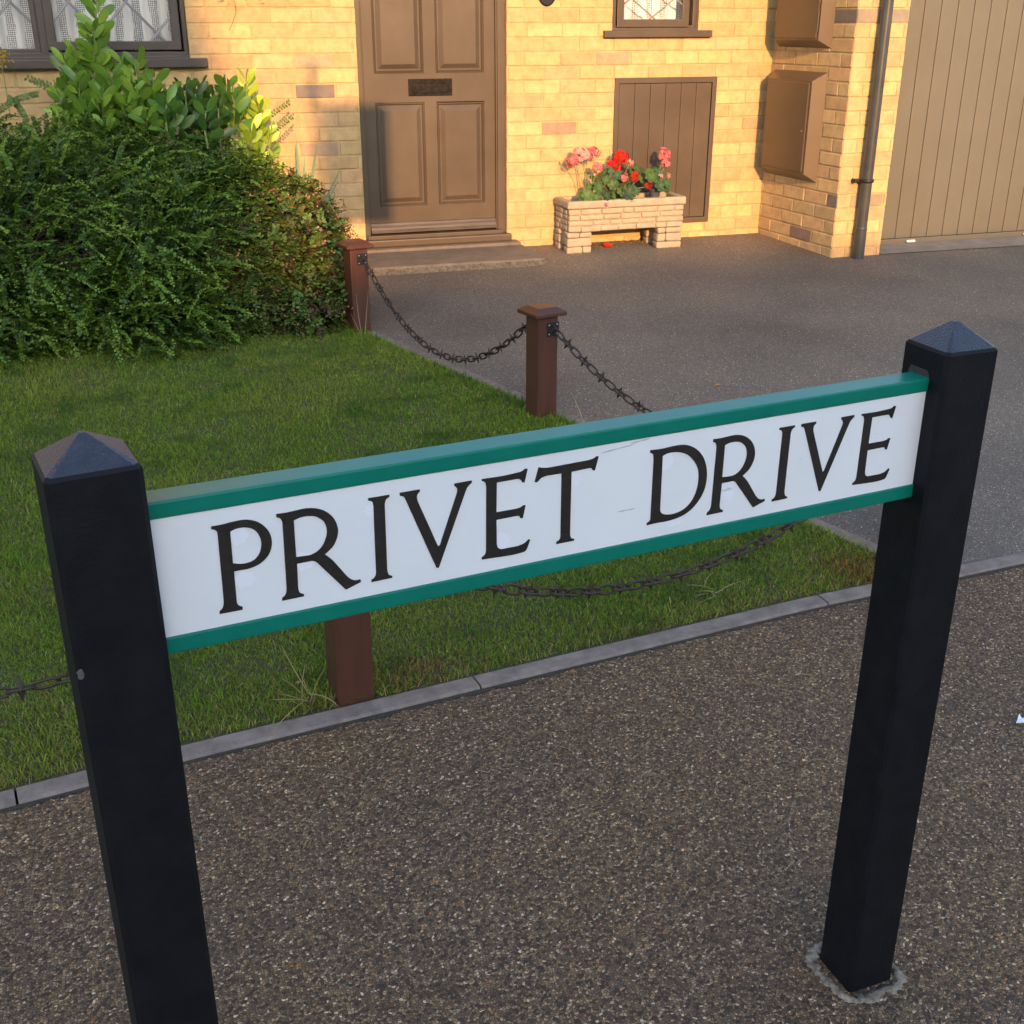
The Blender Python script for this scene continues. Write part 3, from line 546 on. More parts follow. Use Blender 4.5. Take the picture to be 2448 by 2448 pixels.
# flat dark patch painting the shade of a hole in the right post
b = MB(); vs = []; n = 14
for i in range(n+1):
    a = PI*i/n; s_ = .021*math.cos(a); vs.append((-hr-.0006, -.0135+.018+s_*1.0-.0, ZT-.012 + .012 + .0095*min(1, math.sin(a)*1.5)))
vs += [(-hr-.0006, .0045-.021, ZT-.02), (-hr-.0006, .0045+.021, ZT-.02)]
b.add([MR @ Vector(v) for v in vs], [tuple(range(len(vs)))]); b.build('slot_shade', M['dark'], pr)
GLY = {"P":[[[15,1157],[34,1157],[62,1157],[94,1158],[125,1159],[154,1161],[184,1164],[213,1167],[241,1169],[273,1171],[301,1172],[330,1172],[359,1169],[388,1164],[418,1155],[442,1146],[466,1134],[490,1120],[513,1102],[530,1086],[548,1067],[564,1046],[579,1025],[591,1004],[602,977],[610,949],[616,921],[618,894],[618,866],[616,839],[610,812],[603,787],[592,762],[579,739],[564,717],[546,697],[526,679],[503,662],[479,648],[454,636],[426,626],[397,619],[368,614],[341,610],[308,609],[277,610],[251,611],[218,611],[196,610],[191,274],[191,258],[193,237],[201,218],[212,202],[231,191],[247,184],[244,148],[0,152],[3,184],[18,193],[34,206],[45,226],[52,248],[56,273],[58,293],[71,1064],[70,1078],[65,1094],[56,1107],[43,1117],[26,1124],[12,1127]],[[200,1066],[225,1076],[260,1087],[294,1090],[331,1088],[358,1083],[385,1076],[410,1066],[432,1051],[452,1034],[469,1012],[483,986],[494,956],[502,927],[506,900],[507,873],[504,846],[499,818],[490,788],[478,761],[463,739],[444,719],[423,702],[399,690],[374,682],[348,678],[321,676],[293,678],[266,682],[239,689],[213,698],[194,704]]],"R":[[[19,1172],[38,1171],[64,1170],[94,1169],[122,1168],[147,1169],[172,1171],[198,1173],[224,1174],[251,1176],[279,1178],[308,1179],[336,1179],[364,1176],[392,1172],[420,1166],[447,1159],[473,1148],[499,1136],[524,1122],[547,1105],[570,1086],[591,1064],[610,1041],[627,1015],[641,987],[652,957],[660,926],[666,897],[668,870],[666,845],[662,821],[657,796],[648,772],[637,747],[625,723],[612,702],[594,680],[574,662],[555,647],[526,625],[503,611],[516,598],[535,580],[556,558],[577,534],[593,513],[609,491],[625,467],[641,442],[657,418],[674,393],[691,366],[708,340],[724,316],[738,296],[759,271],[777,254],[795,241],[820,230],[844,225],[867,226],[884,228],[890,196],[711,139],[430,507],[418,524],[399,544],[377,556],[358,563],[194,561],[185,283],[186,261],[190,235],[197,218],[207,205],[226,194],[242,186],[241,161],[0,159],[3,192],[19,202],[37,216],[47,231],[54,249],[58,271],[60,289],[76,1058],[72,1077],[66,1100],[57,1114],[46,1125],[30,1132],[16,1137]],[[197,1067],[216,1074],[244,1083],[273,1089],[301,1091],[329,1091],[357,1088],[385,1084],[414,1077],[440,1065],[466,1047],[491,1025],[512,1002],[526,976],[536,949],[542,920],[545,891],[544,861],[538,829],[530,803],[519,776],[507,749],[493,726],[474,702],[453,682],[432,666],[399,648],[363,637],[336,634],[307,635],[277,636],[245,638],[213,640],[191,641]]],"I":[[[14,1172],[255,1172],[254,1147],[238,1140],[220,1130],[210,1118],[203,1102],[198,1080],[196,1061],[189,286],[191,268],[195,245],[202,225],[213,209],[230,199],[245,194],[244,170],[0,167],[1,196],[14,200],[30,207],[42,220],[52,235],[57,256],[60,273],[68,1069],[66,1089],[63,1112],[54,1125],[43,1135],[26,1142],[12,1146]]],"V":[[[1,1173],[234,1173],[233,1146],[221,1139],[208,1127],[200,1113],[196,1095],[198,1069],[201,1048],[423,463],[428,455],[436,449],[446,454],[454,461],[677,1065],[678,1077],[679,1092],[674,1107],[666,1121],[653,1135],[642,1145],[642,1171],[854,1174],[853,1148],[842,1140],[827,1129],[813,1117],[799,1102],[787,1081],[779,1063],[431,179],[403,182],[63,1088],[57,1102],[49,1117],[41,1124],[30,1128],[14,1134],[0,1139]]],"E":[[[11,1168],[27,1168],[49,1168],[75,1167],[103,1166],[134,1166],[164,1165],[194,1164],[221,1164],[244,1164],[280,1164],[314,1165],[344,1167],[368,1168],[386,1169],[407,1170],[438,1172],[470,1174],[494,1176],[517,1183],[530,1190],[543,1199],[552,1206],[582,1199],[544,1039],[515,1044],[509,1057],[499,1073],[486,1085],[472,1093],[454,1097],[440,1099],[195,1097],[188,731],[441,729],[467,732],[496,737],[507,742],[514,747],[525,753],[534,757],[559,752],[522,597],[491,603],[488,614],[482,627],[474,634],[464,638],[447,640],[432,641],[188,637],[190,339],[194,312],[204,282],[227,265],[249,254],[460,251],[484,256],[516,262],[543,270],[563,280],[576,291],[590,303],[601,312],[622,302],[576,189],[553,166],[538,164],[518,161],[494,158],[465,156],[429,154],[387,153],[366,154],[343,154],[317,155],[289,157],[260,158],[229,159],[198,161],[167,163],[137,164],[108,166],[81,168],[56,169],[34,170],[15,171],[0,172],[0,199],[15,206],[31,216],[42,227],[49,240],[54,259],[56,275],[66,1064],[63,1085],[58,1109],[51,1123],[41,1133],[25,1142],[11,1147]]],"T":[[[49,1196],[75,1187],[111,1177],[152,1172],[184,1169],[689,1177],[720,1180],[755,1185],[772,1190],[783,1196],[797,1203],[806,1210],[833,1204],[788,1035],[758,1041],[755,1050],[749,1061],[741,1069],[730,1075],[710,1077],[692,1077],[477,1070],[474,268],[478,251],[485,231],[493,219],[504,210],[519,205],[532,202],[532,178],[294,177],[294,205],[307,210],[324,217],[336,228],[345,241],[349,261],[349,278],[348,1071],[149,1075],[119,1069],[85,1060],[69,1050],[58,1038],[43,1025],[32,1014],[0,1021]]],"D":[[[0,1169],[18,1168],[44,1167],[74,1166],[106,1164],[137,1163],[165,1163],[196,1164],[226,1166],[255,1168],[283,1170],[312,1172],[340,1172],[368,1173],[396,1173],[424,1172],[450,1170],[476,1166],[500,1161],[524,1154],[548,1146],[572,1136],[596,1124],[620,1110],[644,1095],[666,1078],[688,1059],[708,1040],[727,1018],[745,996],[762,972],[778,946],[789,922],[800,897],[810,870],[819,843],[827,816],[833,790],[838,760],[842,730],[844,701],[844,671],[843,641],[840,616],[836,590],[832,564],[825,538],[818,513],[808,489],[797,465],[785,442],[771,418],[755,396],[739,375],[721,355],[703,335],[683,317],[662,300],[640,283],[618,268],[595,255],[569,242],[542,230],[514,221],[486,213],[456,206],[430,201],[404,197],[376,194],[349,192],[322,190],[295,189],[269,188],[244,188],[219,189],[194,190],[169,190],[145,191],[114,190],[81,190],[49,189],[22,188],[3,187],[2,216],[19,222],[38,232],[48,246],[53,257],[54,1043],[52,1069],[48,1098],[42,1110],[32,1118],[15,1129],[0,1138]],[[179,1068],[203,1079],[239,1090],[268,1093],[302,1094],[337,1092],[362,1089],[387,1085],[412,1079],[437,1072],[463,1063],[489,1052],[515,1040],[540,1024],[560,1009],[581,991],[601,972],[620,952],[637,932],[653,911],[667,889],[680,867],[691,844],[701,821],[709,798],[715,774],[719,750],[722,724],[724,698],[724,670],[723,640],[720,610],[717,580],[711,552],[705,526],[696,500],[687,476],[676,452],[664,430],[648,405],[630,381],[610,360],[589,341],[567,324],[543,310],[518,298],[491,288],[462,280],[431,274],[400,270],[371,268],[343,269],[316,272],[291,277],[269,282],[234,295],[207,312],[191,337],[183,359]]]}
def letter(ch, s0, zscale=1, sx=1):
    me = bpy.data.meshes.new('letter'); bm = bmesh.new(); edges = []
    for loop in GLY[ch]:
        vs = [bm.verts.new((x*1e-4*sx+s0, SCN+.0012, ZW0+z*1e-4)) for x, z in loop]
        for i in range(len(vs)): edges.append(bm.edges.new((vs[i], vs[(i+1) % len(vs)])))
    bmesh.ops.triangle_fill(bm, use_beauty=True, use_dissolve=False, edges=edges)
    r = bmesh.ops.extrude_face_region(bm, geom=bm.faces[:])
    for v in r['geom']:
        if isinstance(v, bmesh.types.BMVert): v.co.y += .0018
    bm.transform(Matrix.Translation(-WORLD[board.name]) @ Matrix.Rotation(SA, 4, 'Z')); bm.to_mesh(me); bm.free(); me.materials.append(M['letter'])
    o = bpy.data.objects.new('letter', me); COL.objects.link(o); o.parent = board; WORLD[o.name] = WORLD[board.name]; tag(o, 'black capital letter ' + ch)
for ch, s0 in (('P', .1745), ('R', .2416), ('I', .3425), ('V', .3798), ('E', .4763), ('T', .5437), ('D', .6978), ('R', .7862), ('I', .8865), ('V', .9222), ('E', 1.0188)): letter(ch, s0)
# pale adhesive patches left round some letters
for s, z, rx, rz, a0 in ((.2015, 1.009, .011, .010, .2), (.2035, .958, .012, .009, 1), (.2685, .966, .012, .010, 0), (.349, 1.012, .010, .009, 0), (.500, .944, .011, .012, 1), (.493, .972, .006, .008, 0), (.593, 1.005, .012, .009, .5), (.7215, 1.008, .010, .012, 0), (.737, .9255, .013, .007, 0), (.814, .963, .010, .010, .4), (.816, .948, .009, .009, 1), (.42, .953, .008, .012, 0)):
    b = MB(); n = 22; vs = [SU*(s+rx*math.cos(2*PI*i/n)*(1+.18*math.sin(3*i+a0))) + SN*(SCN+.0019) + Vector((0, 0, z+rz*math.sin(2*PI*i/n)*(1+.15*math.cos(2*i+a0)))) for i in range(n)]
    b.add(vs, [tuple(range(n))]); b.build('glue_patch', M['glue'], board)
for s, z, ln, tilt in ((.628, 1.0325, .050, .18), (.668, 1.0385, .030, .16), (.655, .953, .026, .02), (.925, .977, .004, 1.2)):
    b = MB(); n = 10; up_, dn_ = [], []
    for i in range(n+1):
        t = i/n; c_ = SU*(s+ln*t*math.cos(tilt)) + SN*(SCN+.0016) + Vector((0, 0, z+ln*t*math.sin(tilt)*.5)); hw = .0009*math.sin(PI*t)*(1+.5*math.sin(9*t))+.0001; up_.append(c_+Vector((0, 0, hw))); dn_.append(c_-Vector((0, 0, hw)))
    b.add(up_+dn_, [(i, i+1, n+2+i, n+1+i) for i in range(n)]); b.build('scratch', M['scuff2'], board)
# small grey scuff on the left post
b = MB(); Ml = Matrix.Translation(PLc) @ Matrix.Rotation(SA+R(3.5), 4, 'Z')
n = 12; b.add([Ml @ Vector((-.0415+.0035*math.cos(2*PI*i/n)*(1+.3*math.sin(4*i)), -.0454, .905+.006*math.sin(2*PI*i/n))) for i in range(n)], [tuple(range(n))]); b.build('scuff', M['scuff'], pl)

# ------------------------------------------------ red-brown fence posts and spiked chains
def fence_post(h=.445, s=.090, plate_side=(1,), roll=0):
    t = empty('fence_post', (0, 0, 0)); b = MB(); b.rbox(-s/2, s/2, -s/2, s/2, -.05, h-.03, .005); b.build('shaft', M['fence'], t)
    b = MB(); c = .069; r4 = lambda a, z: [(-a, -a, z), (a, -a, z), (a, a, z), (-a, a, z)]
    b.add(r4(s/2-.002, h-.036)+r4(c-.003, h-.031)+r4(c, h-.027)+r4(c, h-.017)+r4(c-.002, h-.015)+r4(.043, h)+r4(.040, h+.001), [(k*4+i, k*4+(i+1) % 4, (k+1)*4+(i+1) % 4, (k+1)*4+i) for k in range(6) for i in range(4)] + [(24, 25, 26, 27)]); b.build('post_cap', M['fence'], t)
    for d, off in plate_side:                 # plate on the face that looks along angle d
        Mx = Matrix.Rotation(R(d), 4, 'Z'); b = MB(); zc = h-.083
        b.rbox(s/2, s/2+.004, -.027+off, .027+off, zc-.027, zc+.027, .001, Mx); p = b.build('chain_plate', M['plate'], t)
        b = MB()
        b.tube([Mx @ Vector((s/2+.003, off, zc+.012)), Mx @ Vector((s/2+.02, off, zc+.010)), Mx @ Vector((s/2+.024, off, zc)), Mx @ Vector((s/2+.02, off, zc-.010)), Mx @ Vector((s/2+.003, off, zc-.012))], .004, 8); b.build('staple', M['iron'], p)
        for y in (-.018, .018):
            for z in (-.018, .018):
                b = MB(); b.tube([Mx @ Vector((s/2+.003, y+off, zc+z)), Mx @ Vector((s/2+.0055, y+off, zc+z)), Mx @ Vector((s/2+.006, y+off, zc+z))], [.0038, .0034, .001], 10); b.build('screw', M['screw'], p)
    return t
def put_post(x, y, rot, plates, label):
    p = fence_post(plate_side=plates); p.location = (x, y, gz(y)); p.rotation_euler = (0, 0, R(rot)); p['label'] = label; p['category'] = 'fence post'; p['group'] = 'brown fence posts joined by spiked chains'
    WORLD[p.name] = Vector((x, y, gz(y))); return p
PA, PB, PC, PF, PG = Vector((.935, 5.485, 0)), Vector((1.407, 4.105, 0)), Vector((.338, 2.370, 0)), Vector((2.13, 2.71, 0)), Vector((-.95, 2.17, 0))
put_post(*PA.xy, 12, [(-86, .012)], 'red-brown fence post farthest back, half hidden by the shrub near the doorstep')
put_post(*PB.xy, 14, [(-90, .02), (115, 0)], 'red-brown fence post in the middle, on the edge of lawn and driveway')
put_post(*PC.xy, 7, [(0, 0), (180, 0)], 'red-brown fence post at the kerb, its top hidden behind the name board')
put_post(*PF.xy, 8, [(180, 0), (110, 0)], 'red-brown fence post hidden behind the right end of the name board')
put_post(*PG.xy, 9, [(0, 0), (180, 0)], 'red-brown fence post at the kerb beyond the left sign post, outside the picture')
def link_meshes():
    me = []
    for spiked in (0, 1):
        b = MB(); n = 28; L_, W_, r = .0275, .0115, .0037; ring = []
        for i in range(n):
            a = 2*PI*i/n; ca, sa = math.cos(a), math.sin(a); ring.append(Vector((L_*math.copysign(abs(ca)**.75, ca), W_*math.copysign(abs(sa)**.7, sa), 0)))
        vs = []; m = 7
        for i, p in enumerate(ring):
            t = (ring[(i+1) % n]-ring[i-1]).normalized(); a = t.cross(Vector((0, 0, 1)))
            vs += [p + a*math.cos(2*PI*k/m)*r + Vector((0, 0, 1))*math.sin(2*PI*k/m)*r for k in range(m)]
        b.add(vs, [(i*m+k, i*m+(k+1) % m, ((i+1) % n)*m+(k+1) % m, ((i+1) % n)*m+k) for i in range(n) for k in range(m)], True)
        if spiked:
            for d, e in (((0, 1, 0), (0, 0, 1)), ((0, -1, 0), (0, 0, 1)), ((0, 0, 1), (0, 1, 0)), ((0, 0, -1), (0, 1, 0))):
                d, e, x = Vector(d), Vector(e), Vector((1, 0, 0)); q = .0095; c0 = d*.004
                b.add([c0+x*q, c0+e*.007, c0-x*q, c0-e*.007, d*.028], [(0, 1, 4), (1, 2, 4), (2, 3, 4), (3, 0, 4), (3, 2, 1, 0)])
        o = b.build('spiked_link' if spiked else 'chain_link', M['chain']); me.append(o.data); bpy.data.objects.remove(o)
    return me
LM = link_meshes()
def chain(a, c, sag, label, pitch=.048, phase=0, extra=0):
    """links strung along a parabola from a to c"""
    a, c = Vector(a), Vector(c); f = lambda t: a.lerp(c, t) - Vector((0, 0, 4*sag*t*(1-t)))
    N = 400; P = [f(i/N) for i in range(N+1)]; S = [0]
    for i in range(N): S.append(S[-1]+(P[i+1]-P[i]).length)
    n = int(S[-1]/pitch); pitch = S[-1]/n; root = empty('spiked_chain', a, label, 'chain', 'spiked chains hanging between the brown posts')
    def at_s(s):
        s = min(max(s, 0), S[-1]-1e-6); i = next(k for k in range(N) if S[k+1] > s); return P[i].lerp(P[i+1], (s-S[i])/(S[i+1]-S[i]))
    for k in range(n):
        p = at_s((k+.5)*pitch); t = (at_s((k+.5)*pitch+.004)-at_s((k+.5)*pitch-.004)).normalized()
        sd = t.cross(Vector((0, 0, 1))).normalized(); up = sd.cross(t); sp_ = (k+phase) % 2
        Mr = Matrix((t, sd, up)).transposed().to_4x4() @ Matrix.Rotation((PI/2 if not sp_ else 0)+random.uniform(-.35, .35), 4, 'X')
        o = bpy.data.objects.new('spiked_link' if sp_ else 'chain_link', LM[sp_]); COL.objects.link(o); o.parent = root
        o.matrix_basis = Matrix.Translation(p-a) @ Mr; WORLD[o.name] = p
    return root
hz = .445-.083
def face(P, rot, d, off=0, s=.069): 
    a = R(rot+d); v = Vector((math.cos(a), math.sin(a), 0)); q = Vector((-math.sin(a), math.cos(a), 0)); return Vector((P.x, P.y, gz(P.y)+hz)) + v*s + q*off
chain(face(PA, 12, -86, .012), face(PB, 14, 115), .285, 'sagging spiked chain from the post by the shrub to the middle post')
chain(face(PB, 14, -90, .02), face(PF, 8, 110), .235, 'spiked chain running down from the middle post behind the name board')
chain(face(PC, 7, 0), face(PF, 8, 180), .262, 'spiked chain sagging below the name board over the lawn edge', pitch=.048)
chain(face(PC, 7, 180), Vector((PG.x, PG.y, .36)), .145, 'short piece of spiked chain left of the left sign post', pitch=.048)

# ------------------------------------------------ grass
def smooth_noise(seed, cell, x, y):
    r = np.random.default_rng(seed).random((128, 128)); fx, fy = (x+40)/cell, (y+40)/cell; ix, iy = np.floor(fx).astype(int), np.floor(fy).astype(int); tx, ty = fx-ix, fy-iy
    tx, ty = tx*tx*(3-2*tx), ty*ty*(3-2*ty); g = lambda a, c: r[a % 128, c % 128]
    return (g(ix, iy)*(1-tx)+g(ix+1, iy)*tx)*(1-ty)+(g(ix, iy+1)*(1-tx)+g(ix+1, iy+1)*tx)*ty
kxs, kys = np.array([k[0] for k in KX]), np.array([k[1] for k in KX])
def blades(x, y, h, wd, lean, cols, z=None):
    n = len(x); z = GH*np.clip((y-G0)/(WY-G0), 0, 1)+.002 if z is None else z; a = rng.random(n)*2*PI; la = rng.random(n)*2*PI
    sx, sy = np.cos(a)*wd/2, np.sin(a)*wd/2; lx, ly = np.cos(la)*lean*h, np.sin(la)*lean*h; V = np.zeros((n, 7, 3)); up = h*np.sqrt(np.clip(1-lean**2*.6, .1, 1))
    for k, (t, wf) in enumerate(((0, 1), (.4, .9), (.75, .6))):
        b = t**1.7
        for s_, j in ((-1, 2*k), (1, 2*k+1)):
            V[:, j, 0] = x+lx*b+s_*sx*wf; V[:, j, 1] = y+ly*b+s_*sy*wf; V[:, j, 2] = z+up*t*(1-.25*lean*t)
    V[:, 6, 0] = x+lx*1.15; V[:, 6, 1] = y+ly*1.15; V[:, 6, 2] = z+up*(1-.3*lean)
    I = (np.arange(n)*7)[:, None]; Q = np.concatenate([I+np.array([0, 1, 3, 2]), I+np.array([2, 3, 5, 4])]); T = I+np.array([4, 5, 6])
    return V.reshape(-1, 3), Q, T, np.repeat(cols, 7, axis=0)
def grass_cols(x, y, n):
    p1, p2, p3 = .6*smooth_noise(1, .35, x, y)+.4*smooth_noise(21, .07, x, y), smooth_noise(2, .11, x, y), smooth_noise(3, .8, x, y)
    g1, g2, g3 = np.array([.105, .185, .022]), np.array([.20, .25, .040]), np.array([.052, .115, .016]); straw = np.array([.34, .27, .12]); brown = np.array([.17, .10, .04])
    t = np.clip(.45*p1+.25*p3+.55*rng.random(n)-.08, 0, 1)[:, None]; c = g1*(1-t)+g2*t; u = np.clip((p2-.58)*2.4, 0, .7)[:, None]; c = c*(1-u)+g3*u; u = np.clip((smooth_noise(31, .45, x, y)-.5)*1.2, 0, .35)[:, None]; c = c*(1-u)+np.array([.26, .26, .06])*u
    kd = y-np.interp(x, kxs, kys)-KW; dry = np.clip(.06+.42*np.exp(-kd/.09)+.5*np.clip(smooth_noise(5, .28, x, y)-.72, 0, 1), 0, .8)
    r = rng.random(n); m = (r < dry)[:, None]; c = np.where(m, np.where(rng.random((n, 1)) < .6, straw, brown*1.3)*rng.uniform(.6, 1.1, (n, 1)), c)
    bp = np.exp(-(((x-1.87)/.10)**2+((y-2.60)/.11)**2)); m = (rng.random(n) < bp*.8)[:, None]; c = np.where(m, np.array([.23, .10, .035])*rng.uniform(.6, 1.3, (n, 1)), c)
    bp = np.exp(-(((x-.52)/.10)**2+((y-2.42)/.07)**2)); m = (rng.random(n) < bp*.8)[:, None]; c = np.where(m, np.array([.24, .16, .06])*rng.uniform(.6, 1.2, (n, 1)), c)
    return c*rng.uniform(.6, 1.4, (n, 1))*np.array([.98, 1.06, .85]), kd
parts = []
for (xa, xb, ya, yb, dens) in ((-1.3, 2.05, 2.1, 3.6, 52000), (-1.5, 1.75, 3.6, 5.75, 30000), (-4.5, -1.3, 1.6, 5.6, 4500)):
    n = int((xb-xa)*(yb-ya)*dens); x = rng.uniform(xa, xb, n); y = rng.uniform(ya, yb, n)
    ok = (y > np.interp(x, kxs, kys)+KW+.006+.012*rng.random(n)) & (x < .974-.377*(y-5.394)-.004+rng.normal(0, .008, n)) & (rng.random(n) > .55*np.clip(smooth_noise(9, .06, x, y)-.72, 0, 1)*3)
    x, y = x[ok], y[ok]; n = len(x); c, kd = grass_cols(x, y, n); ed = .974-.377*(y-5.394)-x
    h = rng.uniform(.009, .023, n)*(.75+.6*smooth_noise(7, .16, x, y)) + .012*np.exp(-kd/.07)*rng.random(n) + .022*np.exp(-ed/.05)*rng.random(n)
    for P in (PA, PB, PC): h += .035*rng.random(n)*np.exp(-((x-P.x)**2+(y-P.y)**2)/.012)
    parts.append(blades(x, y, h, rng.uniform(.0016, .0036, n)*(1+.25*(y > 3.6)), rng.uniform(.15, .95, n), c))
off = 0; Vs, Qs, Ts, Cs = [], [], [], []
for V, Q, T, C in parts: Vs.append(V); Qs.append(Q+off); Ts.append(T+off); Cs.append(C); off += len(V)
go = npmesh('grass', np.concatenate(Vs), [np.concatenate(Qs), np.concatenate(Ts)], np.concatenate(Cs), M['grass']); tag(go, 'short mown green lawn grass with dry strands', 'grass', kind='stuff')

def tuft(name, label, cx, cy, items, col, cat='dry grass', r=.0016):
    b = MB()
    for (dx, dy, dz, ax, ay, az) in items:
        p0 = Vector((cx+dx, cy+dy, gz(cy)+dz)); p1 = Vector((cx+ax, cy+ay, gz(cy)+az)); mid = p0.lerp(p1, .55)+Vector((random.uniform(-.012, .012), random.uniform(-.012, .012), .012))
        q = [p0*(1-t)**2+mid*2*t*(1-t)+p1*t*t for t in (0, .2, .4, .6, .8, 1)]; b.tube(q, [r, r, r*.9, r*.8, r*.6, r*.3], 5)
    b.col = col; o = b.build(name, mat(name+'_straw', col, .7)); return tag(o, label, cat)
U = random.uniform
tuft('dry_grass_tuft', 'straggly tuft of pale dry stalks left of the kerbside fence post', .235, 2.365, [(U(-.02, .02), U(-.02, .02), .0, U(-.10, .06), U(-.10, .05), U(.04, .14)) for _ in range(9)] + [(0, 0, .02, -.10, -.11, .012), (0, 0, .03, .06, -.08, .03), (.0, .0, .03, -.05, .04, .15)], (.33, .26, .11), r=.0012)
tuft('dry_grass_tuft', 'small dry tuft lying on the lawn between name board and kerb', 1.42, 2.60, [(U(-.03, .03), U(-.03, .03), 0, U(-.10, .10), U(-.08, .06), U(.01, .045)) for _ in range(8)], (.27, .27, .10), r=.0011)
tuft('dry_grass_stalk', 'single long dry grass stalk leaning on the middle brown post', 1.50, 3.99, [(.03, -.05, 0, -.015, .0, .135), (-.02, 0, 0, .02, -.03, .05), (.03, 0, 0, .07, -.03, .04)], (.38, .30, .17), r=.0013)
tuft('dry_grass_stalk', 'dry seed stalks standing by the farthest brown post', .93, 5.38, [(0, 0, 0, -.02, -.01, .22), (.01, 0, 0, .04, 0, .23), (0, .02, 0, -.05, 0, .12)], (.34, .27, .16), r=.0013)
b = MB(); bm = bmesh.new(); bmesh.ops.create_icosphere(bm, subdivisions=2, radius=1)
b.add([(at(715, 1633, 2.46)+Vector((v.co.x*.010, v.co.y*.008, v.co.z*.006)))*1.0 for v in bm.verts], [tuple(v.index for v in f.verts) for f in bm.faces], True)
tag(b.build('pebble', mat('tan_pebble', (.42, .27, .14), .8)), 'small tan pebble lying in the grass left of the kerbside post', 'pebble'); bm.free()
def flake(name, label, cat, c, pts, colour, z=.008):
    b = MB(); n = len(pts); top = [Vector((c[0]+x, c[1]+y, gz(c[1])+z+h)) for x, y, h in pts]
    b.add(top+[p-Vector((0, 0, .0012)) for p in top], [tuple(range(n)), tuple(range(n, 2*n))[::-1]]+[(i, n+i, n+(i+1) % n, (i+1) % n) for i in range(n)]); return tag(b.build(name, mat(name+'_mat', colour, .7)), label, cat)
flake('paper_scrap', 'torn white paper scrap on the footpath at the right edge', 'paper', (1.801, 1.797), [(-.016, -.004, 0), (-.004, -.008, .004), (.012, -.011, 0), (.018, .002, .006), (.006, .004, .003), (.008, .016, .008), (-.004, .006, .002)], (.72, .77, .86), .003)
d_ = ray(1713, 922); s_ = GH/(WY-G0); t_ = (-s_*G0-EYE)/(d_.z-s_*d_.y); q = Vector((0, 0, EYE))+d_*t_
flake('fallen_leaf', 'tiny orange fallen leaf on the driveway above the name board', 'leaf', (q.x, q.y), [(-.016, 0, 0), (-.004, -.008, .003), (.008, -.006, 0), (.018, .004, .004), (.005, .009, .002)], (.5, .22, .05), .003)

# ------------------------------------------------ shrubs
def place(proto_V, pos, D, roll, scale):
    """instances of proto (k,3), local +X along D"""
    n = len(pos); D = D/np.linalg.norm(D, axis=1)[:, None]; up = np.tile([0, 0, 1.], (n, 1)); S = np.cross(up, D); S /= np.maximum(np.linalg.norm(S, axis=1), 1e-5)[:, None]; T = np.cross(D, S)
    c, s = np.cos(roll)[:, None], np.sin(roll)[:, None]; S2, T2 = S*c+T*s, -S*s+T*c
    return pos[:, None, :] + (proto_V[None, :, 0, None]*D[:, None, :] + proto_V[None, :, 1, None]*S2[:, None, :] + proto_V[None, :, 2, None]*T2[:, None, :])*scale[:, None, None]
def leaf_quads(base, tip, side, wd, fold):
    """one leaf = 2 quads folded along the midrib; arrays"""
    ax = tip-base; nrm = np.cross(ax, side); nrm /= np.linalg.norm(nrm, axis=1)[:, None]
    m1, m2 = base+ax*.35, base+ax*.72; s1, s2 = side*wd[:, None]*.5, side*wd[:, None]*.42; up = nrm*fold[:, None]
    return np.stack([base, m1+s1+up, m2+s2+up, tip, m1-s1+up, m2-s2+up, m1, m2], 1)
LQ = np.array([[0, 1, 6, 6], [6, 1, 2, 7], [7, 2, 3, 3], [0, 6, 4, 4], [6, 7, 5, 4], [7, 3, 5, 5]])
def leaf_mesh(name, L_, C, m, parent, smooth=False):
    n = len(L_); I = (np.arange(n)*8)[:, None]
    T = np.concatenate([I+np.array(t) for t in ((0, 1, 6), (7, 2, 3), (0, 6, 4), (7, 3, 5))]); Q = np.concatenate([I+np.array(t) for t in ((6, 1, 2, 7), (6, 7, 5, 4))])
    return npmesh(name, L_.reshape(-1, 3), [Q, T], np.repeat(C, 8, axis=0), m, parent, smooth)
def unit(v): return v/np.maximum(np.linalg.norm(v, axis=1), 1e-6)[:, None]
def surf(ells, n, inside=.0):
    """random points on the outer shell of a union of ellipsoids, above ground, with outward normals"""
    P, Nn = [], []
    A = np.array([e[1][0]*e[1][1]+e[1][0]*e[1][2]+e[1][1]*e[1][2] for e in ells]); A = A/A.sum()
    for (c, r), a in zip(ells, A):
        k = int(n*a); u = unit(rng.normal(size=(k, 3))); r_ = np.array(r)*(1-inside*rng.random((k, 1))); p = np.array(c)+u*r_; nn = unit(u/np.array(r)); P.append(p); Nn.append(nn)
    P, Nn = np.concatenate(P), np.concatenate(Nn); ok = P[:, 2] > .03
    for c, r in ells: ok &= (((P-np.array(c))/np.array(r))**2).sum(1) > max(.80-inside*1.6, .1)
    ok &= P[:, 1] < WY-.03
    return P[ok], Nn[ok]
